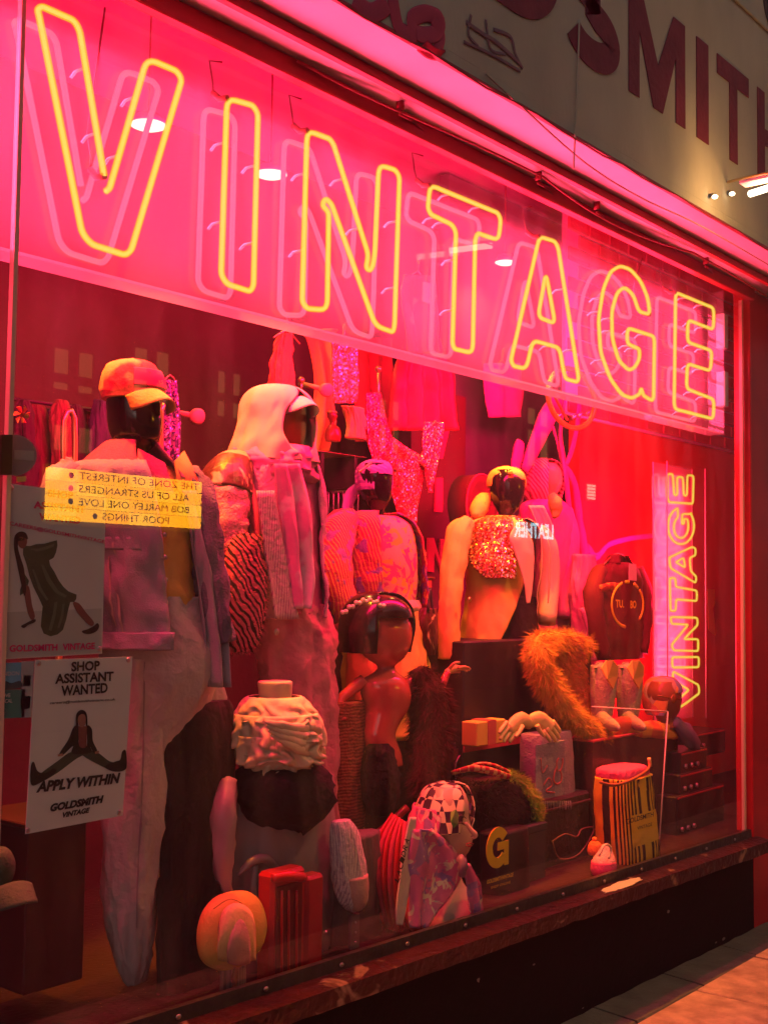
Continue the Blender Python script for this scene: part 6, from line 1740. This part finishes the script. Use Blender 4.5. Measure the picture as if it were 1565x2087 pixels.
# dark guitar shaped round behind blazer
rd = thing('round_case', 'dark red round hat box behind the yellow bandana', 'hat box', P(980, 1080, 1.05))
c = P(982, 1030, 1.05)
part('case', RJ, rd, lambda b: b.rings([[c + Vector((r * math.cos(a), d, r * math.sin(a) * 1.15)) for a in [i * math.pi / 18 for i in range(36)]] for r, d in ((0.10, 0.0), (0.13, -0.01), (0.14, 0.01), (0.14, 0.12))]))
part('rim', REDCL, rd, lambda b: b.tube([c + Vector((0.14 * math.cos(i * math.pi / 16), 0.0, 0.161 * math.sin(i * math.pi / 16))) for i in range(32)], 0.006, 8, True))
# dark boots behind the torso
bt = thing('leather_satchel', 'dark studded leather satchel between the torso and the gold blazer', 'satchel', P(870, 1340, 0.6))
part('body', LEATH, bt, lambda b: b.loft([(1240, 858, 888), (1270, 850, 892), (1310, 858, 892), (1335, 868, 886)], 0.62, 0.5, fold=0.008))
part('strap', BBAG, bt, lambda b: b.ptube([(872, 1245, 3, .6), (876, 1200, 3, .62), (882, 1250, 3, .6)], n=6))
bb_ = thing('small_gold_box', 'small gold lidded box beside the pink letter N', 'box', P(870, 1200, 1.1))
A, B = P(862, 1180, 1.1), P(880, 1198, 1.1)
part('box_body', GOLDB, bb_, lambda b: b.box(A.x, B.x, 1.1, 1.2, B.z, A.z, bev=0.003), smooth=False)
part('lid', BRASS, bb_, lambda b: b.box(A.x - 0.015, B.x + 0.015, 1.09, 1.21, A.z + 0.001, A.z + 0.012, bev=0.003), smooth=False)
# shelf units in the dark far back, left
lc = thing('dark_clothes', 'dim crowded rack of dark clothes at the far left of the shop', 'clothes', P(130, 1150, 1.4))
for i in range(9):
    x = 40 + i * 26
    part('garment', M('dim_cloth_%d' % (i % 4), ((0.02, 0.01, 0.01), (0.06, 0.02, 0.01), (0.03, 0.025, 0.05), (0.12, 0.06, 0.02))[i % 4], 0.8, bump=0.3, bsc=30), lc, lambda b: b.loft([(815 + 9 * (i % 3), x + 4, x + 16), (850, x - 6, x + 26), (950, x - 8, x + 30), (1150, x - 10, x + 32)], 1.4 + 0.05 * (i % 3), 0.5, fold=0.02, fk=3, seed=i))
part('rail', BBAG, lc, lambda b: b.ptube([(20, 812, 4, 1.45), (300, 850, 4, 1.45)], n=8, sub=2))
fl = thing('paper_flower', 'small red and yellow paper flower at the top left of the window', 'flower', P(55, 850, 0.3))
part('petals', M('paper_red', (0.70, 0.08, 0.05), 0.6, pat='noise', c2=(0.8, 0.5, 0.1), sc=30), fl, lambda b: [b.add([P(45, 845, .3), P(45 + 18 * math.cos(i), 845 + 20 * math.sin(i), .27), P(45 + 15 * math.cos(i + .5), 845 + 17 * math.sin(i + .5), .29)], [(0, 1, 2)]) for i in range(7)], smooth=False, thick=0.003)
part('stem', BBAG, fl, lambda b: b.ptube([(45, 848, 1.5, .31), (48, 900, 1.5, .32)], n=6, sub=2))
sq = thing('sequin_dress', 'dark blue sequined dress hanging behind the capped mannequin', 'dress', P(340, 930, 1.0))
part('garment_body', M('blue_sequins', (0.05, 0.02, 0.12), 0.3, metal=0.5, pat='sequin', c2=(0.10, 0.04, 0.20), c3=(0.7, 0.6, 0.7), sc=130, thr=0.6, var=0), sq, lambda b: b.cloth([(775, 335, 358), (850, 332, 364), (930, 320, 366), (1000, 315, 370)], 1.0, 0.02, 2), thick=0.005)
part('hanger', BRASS, sq, lambda b: b.ptube([(335, 776, 1.5, 1.0), (347, 764, 1.5, 1.0), (358, 776, 1.5, 1.0)], n=6, sub=2))
# pedestal and odd things bottom left
pd = thing('red_pedestal', 'dark red square pedestal below the recruitment poster', 'pedestal', P(110, 1995, 0.30))
A, B = P(58, 1690, 0.32), P(170, 1995, 0.32)
part('shaft', M('dull_red_board', (0.05, 0.006, 0.007), 0.6, var=0.15), pd, lambda b: b.box(A.x, B.x, 0.32, 0.6, min(B.z, A.z), max(A.z, B.z), bev=0.004), smooth=False)
part('top', M('dull_red_board', (0.05, 0.006, 0.007)), pd, lambda b: b.box(A.x - 0.01, B.x + 0.01, 0.31, 0.61, A.z + 0.001, A.z + 0.015, bev=0.003), smooth=False)
gcap = thing('green_cap', 'dark green cap peeping in at the lower left edge', 'cap', P(0, 1800, 0.2))
part('crown', M('bottle_green', (0.05, 0.10, 0.06), 0.8, bump=0.3, bsc=120), gcap, lambda b: b.loft([(1728, -20, 12), (1738, -34, 22), (1762, -40, 30), (1790, -36, 26), (1815, -30, 10)], 0.2, 0.9))
part('peak', M('bottle_green', (0.05, 0.10, 0.06)), gcap, lambda b: brim(b, P(-5, 1790, 0.2), 0.07, 0.06, 0.02, 0.03, 0.04), thick=0.004)
# ================================================================ notices on the glass
YG = 0.012
def poster(name, label, corners, mat):
    c = [P(a, b_, YG) for a, b_ in corners]
    t = thing(name, label, 'poster', (c[0] + c[2]) / 2)
    part('sheet', mat, t, lambda b: b.prism([(p.x, p.z) for p in c], YG - 0.0015, YG + 0.0005), smooth=False)
    return t
p1 = poster('poster', 'white SHOP ASSISTANT WANTED poster with a leaping person taped to the glass', [(72, 1345), (270, 1338), (250, 1662), (52, 1700)], PAPER)
def ink(t, name, mat, polys, y=YG - 0.0025, k=0.0006, sm=True):
    for i, pl in enumerate(polys):
        cl_ = crom([pl[-1]] + list(pl) + [pl[0], pl[1]], 4)[4:-4] if len(pl) > 4 and sm else pl
        part(name, mat, t, lambda b: b.pprism(cl_[:-1] if len(pl) > 4 and sm else cl_, y - i * 0.00005, k), smooth=False)
YT = YG - 0.0032
for s_, a_, c_, h_, bo in (('SHOP', (146, 1369), (204, 1366), 20, .035), ('ASSISTANT', (113, 1394), (232, 1388), 20, .035), ('WANTED', (125, 1419), (220, 1412), 21, .035), ('APPLY WITHIN', (74, 1616), (246, 1596), 22, .05), ('GOLDSMITH', (103, 1655), (212, 1636), 16, .06), ('VINTAGE', (128, 1667), (184, 1656), 11, .06)):
    ptext(s_, 'lettering', INK, p1, a_, c_, h_, YT, bold=bo, shear=0.25 if h_ in (22, 16, 11) else 0.0)
ptext('careers@goldsmithvintage.co.uk', 'lettering', INK, p1, (102, 1437), (236, 1429), 7, YT, shear=0.2, bold=.02)
ink(p1, 'printed_trousers', M('print_green_grey', (0.05, 0.065, 0.045), 0.5, var=0.2), [[(148, 1532), (190, 1530), (200, 1545), (168, 1540), (118, 1575), (82, 1595), (70, 1588), (120, 1550)], [(178, 1532), (200, 1534), (225, 1552), (255, 1556), (256, 1568), (230, 1570), (205, 1560), (170, 1540)]])
ink(p1, 'printed_boots', INK, [[(64, 1562), (70, 1553), (78, 1572), (95, 1575), (110, 1566), (114, 1574), (80, 1597), (64, 1598)], [(236, 1552), (246, 1548), (250, 1532), (257, 1530), (259, 1560), (252, 1571), (230, 1572), (214, 1562)]], YG - 0.0029)
ink(p1, 'printed_jacket', INK, [[(150, 1484), (160, 1480), (162, 1520), (178, 1520), (178, 1480), (188, 1486), (190, 1510), (199, 1530), (192, 1534), (184, 1520), (186, 1534), (148, 1536), (150, 1520), (128, 1540), (122, 1536), (140, 1508)]], YG - 0.0029)
ink(p1, 'printed_shirt', M('print_plaid', (0.22, 0.06, 0.05), 0.5), [[(160, 1480), (178, 1480), (177, 1528), (162, 1528)]], YG - 0.0027)
ink(p1, 'printed_face', M('print_skin', (0.40, 0.18, 0.14), 0.5), [[(158, 1462), (162, 1452), (170, 1449), (176, 1454), (178, 1466), (172, 1480), (164, 1481)], [(118, 1538), (128, 1535), (130, 1540), (120, 1542)], [(194, 1532), (203, 1530), (202, 1535), (195, 1537)]], YG - 0.0031)
ink(p1, 'printed_hair', INK, [[(156, 1480), (156, 1458), (163, 1448), (172, 1448), (178, 1457), (179, 1478), (176, 1478), (175, 1460), (168, 1455), (160, 1462), (160, 1480)]], YG - 0.0034)
for q in ((80, 1352), (262, 1345), (58, 1692), (243, 1656)):
    part('clear_tack', STEEL, p1, lambda b: b.ball(P(*q, YG - 0.002), 0.007, 0.003, 0.007, 10, 6))
p2 = poster('poster', 'grey fashion poster of a person in a long green dress taped to the glass', [(16, 985), (216, 1010), (208, 1332), (0, 1344)], PAPER2)
PG = M('print_green', (0.075, 0.10, 0.065), 0.5, pat='noise', c2=(0.035, 0.05, 0.03), sc=14, thr=0.5, soft=0.2)
PGL = M('print_green_fold', (0.11, 0.14, 0.10), 0.5, var=0.1)
ink(p2, 'printed_dress', PG, [[(48, 1112), (62, 1113), (75, 1109), (92, 1108), (105, 1104), (117, 1101), (118, 1112), (115, 1126), (110, 1137), (101, 1142), (103, 1152), (112, 1166), (120, 1182), (130, 1196), (140, 1205), (157, 1212), (156, 1221), (152, 1227), (144, 1227), (140, 1242), (136, 1262), (129, 1284), (118, 1293), (104, 1297), (90, 1291), (84, 1276), (86, 1256), (88, 1236), (79, 1216), (69, 1196), (61, 1174), (55, 1150), (48, 1130)], [(50, 1168), (60, 1184), (56, 1198), (50, 1208), (42, 1214), (42, 1202), (46, 1190), (47, 1178)]], sm=False)
ink(p2, 'printed_fold', PGL, [[(62, 1118), (80, 1118), (100, 1112), (112, 1108), (110, 1114), (92, 1121), (76, 1124)], [(84, 1150), (90, 1152), (104, 1180), (120, 1204), (138, 1214), (134, 1218), (114, 1208), (96, 1184)], [(66, 1160), (70, 1160), (86, 1200), (100, 1222), (96, 1224), (80, 1202)], [(112, 1228), (118, 1226), (114, 1256), (106, 1286), (100, 1284), (108, 1254)], [(128, 1232), (133, 1230), (130, 1256), (122, 1280), (118, 1280), (125, 1254)]], YG - 0.0028, sm=False)
ink(p2, 'printed_skin', M('print_skin_dark', (0.24, 0.07, 0.06), 0.5), [[(38, 1092), (50, 1090), (56, 1100), (54, 1112), (46, 1118), (38, 1110)], [(50, 1196), (60, 1196), (66, 1232), (72, 1256), (66, 1264), (58, 1250), (52, 1220)], [(150, 1228), (162, 1230), (176, 1248), (192, 1268), (186, 1276), (170, 1262), (156, 1244)]], YG - 0.0027)
ink(p2, 'printed_hair', M('print_dark_hair', (0.035, 0.012, 0.012), 0.5), [[(30, 1098), (34, 1088), (44, 1083), (54, 1087), (58, 1098), (54, 1098), (44, 1094), (38, 1100), (38, 1118), (44, 1140), (50, 1160), (54, 1200), (50, 1214), (42, 1180), (34, 1140), (30, 1118)], [(168, 1286), (180, 1282), (192, 1276), (199, 1270), (203, 1276), (198, 1286), (184, 1292), (172, 1291)], [(44, 1276), (54, 1270), (66, 1264), (73, 1262), (72, 1268), (58, 1274), (50, 1280)], [(36, 1097), (50, 1096), (51, 1101), (37, 1103)]], YG - 0.0033)
ink(p2, 'printed_floor', M('print_floor', (0.50, 0.47, 0.45), 0.5, var=0.1), [[(8, 1248), (208, 1240), (208, 1330), (2, 1342)]], YG - 0.0019)
ptext('GOLDSMITH', 'lettering', PINKI, p2, (20, 1329), (118, 1326), 14, YT, bold=.04)
ptext('VINTAGE', 'lettering', PINKI, p2, (128, 1326), (194, 1323), 14, YT, bold=.04)
ptext('SHOP', 'lettering', PINKI, p2, (98, 1012), (150, 1018), 15, YT, bold=.05)
ptext('ASSISTANT', 'lettering', PINKI, p2, (69, 1036), (175, 1046), 15, YT, bold=.05)
ptext('WANTED', 'lettering', PINKI, p2, (80, 1060), (165, 1068), 15, YT, bold=.05)
ptext('CAREERS@GOLDSMITHVINTAGE', 'lettering', PINKI, p2, (20, 1072), (214, 1110), 10, YT, bold=.02)
for q in ((24, 994), (203, 1322)):
    part('clear_tack', STEEL, p2, lambda b: b.ball(P(*q, YG - 0.002), 0.007, 0.003, 0.007, 10, 6))
# small cards
def card(label, corners, mat, extra=None):
    t = poster('card', label, corners, mat)
    t['category'] = 'card'
    if extra:
        extra(t)
    return t
card('blue card reading LONDON stuck at the left edge of the glass', [(-20, 1352), (44, 1350), (42, 1402), (-20, 1405)], M('print_sky_blue', (0.12, 0.40, 0.62), 0.5, var=0.2), lambda t: (ptext('LONDON', 'lettering', PAPER, t, (-6, 1378), (40, 1376), 8, YT), ink(t, 'printed_skyline', M('print_navy', (0.02, 0.07, 0.10), 0.5), [[(-20, 1392), (-8, 1386), (0, 1392), (12, 1388), (24, 1392), (42, 1388), (42, 1402), (-20, 1405)]])))
card('dark green card reading LOVE LOCAL stuck at the left edge of the glass', [(-20, 1407), (52, 1404), (50, 1462), (-20, 1466)], M('print_teal', (0.03, 0.20, 0.20), 0.5, var=0.2), lambda t: (ptext('LOVE', 'lettering', PAPER, t, (0, 1422), (22, 1421), 8, YT, bold=.02), ptext('LOCAL', 'lettering', PAPER, t, (0, 1434), (26, 1432), 8, YT, bold=.02), part('heart', M('print_pale_teal', (0.12, 0.30, 0.30), 0.5), t, lambda b: b.ptube([(3, 1448, 1.2, YT), (8, 1443, 1.2, YT), (13, 1447, 1.2, YT), (10, 1455, 1.2, YT), (2, 1463, 1.2, YT)], n=5))))
card('small pale blue payment sticker beside the LONDON card', [(48, 1377), (63, 1376), (62, 1398), (47, 1399)], M('print_blue_two', (0.10, 0.40, 0.65), 0.5, var=0.1))
card('small turquoise payment sticker beside the LOVE LOCAL card', [(42, 1420), (62, 1418), (61, 1444), (42, 1446)], M('print_turquoise', (0.10, 0.42, 0.52), 0.5, var=0.1))
card('white backing card behind the blue stickers', [(44, 1348), (70, 1347), (64, 1462), (44, 1463)], M('print_pale', (0.40, 0.40, 0.42), 0.5, var=0.05))['label'] = 'pale strip of card between the blue stickers and the recruitment poster'
dk = thing('round_sticker', 'grey half round opening sticker with white label on the left glass edge', 'sticker', P(46, 970, YG))
part('disc', M('grey_vinyl', (0.28, 0.22, 0.25), 0.4, var=0.1), dk, lambda b: b.pprism([(26, 886)] + [(26 + 50 * math.cos(R(a)), 928 + 43 * -math.sin(R(a))) for a in range(75, -90, -12)] + [(25, 968)], YG - 0.001, 0.002), smooth=False)
part('label_strip', M('pale_label', (0.42, 0.40, 0.37), 0.5), dk, lambda b: b.pprism([(30, 917), (71, 919), (70, 939), (30, 936)], YG - 0.0025, 0.001), smooth=False)
part('hinge_block', M('hinge_dark', (0.05, 0.012, 0.014), 0.4), dk, lambda b: b.pprism([(4, 886), (27, 886), (25, 968), (2, 968)], -0.026, 0.02), smooth=False)
tag(part('yellow_sticker', M('yellow_tag_card', (0.85, 0.6, 0.1)), None, lambda b: b.pprism([(35, 972), (54, 970), (54, 981), (36, 983)], YG - 0.001, 0.002), smooth=False), 'tiny yellow sticker under the grey half round sticker', 'sticker')

# ================================================================ thin haze volume added for the soft glow around the sign
hm = bpy.data.materials.new('glow_haze')
hm.use_nodes = True
_n = hm.node_tree.nodes
_n.clear()
_o, _v = _n.new('ShaderNodeOutputMaterial'), _n.new('ShaderNodeVolumePrincipled')
_v.inputs['Color'].default_value = (0.95, 0.93, 0.92, 1)
_v.inputs['Density'].default_value = 0.003
hm.node_tree.links.new(_v.outputs[0], _o.inputs['Volume'])
b = MB()
b.box(-13, 47, -15, 3.5, -1.2, 9.6)
b.build('haze', hm, smooth=False, kind='stuff')
scene.cycles.volume_bounces = 0
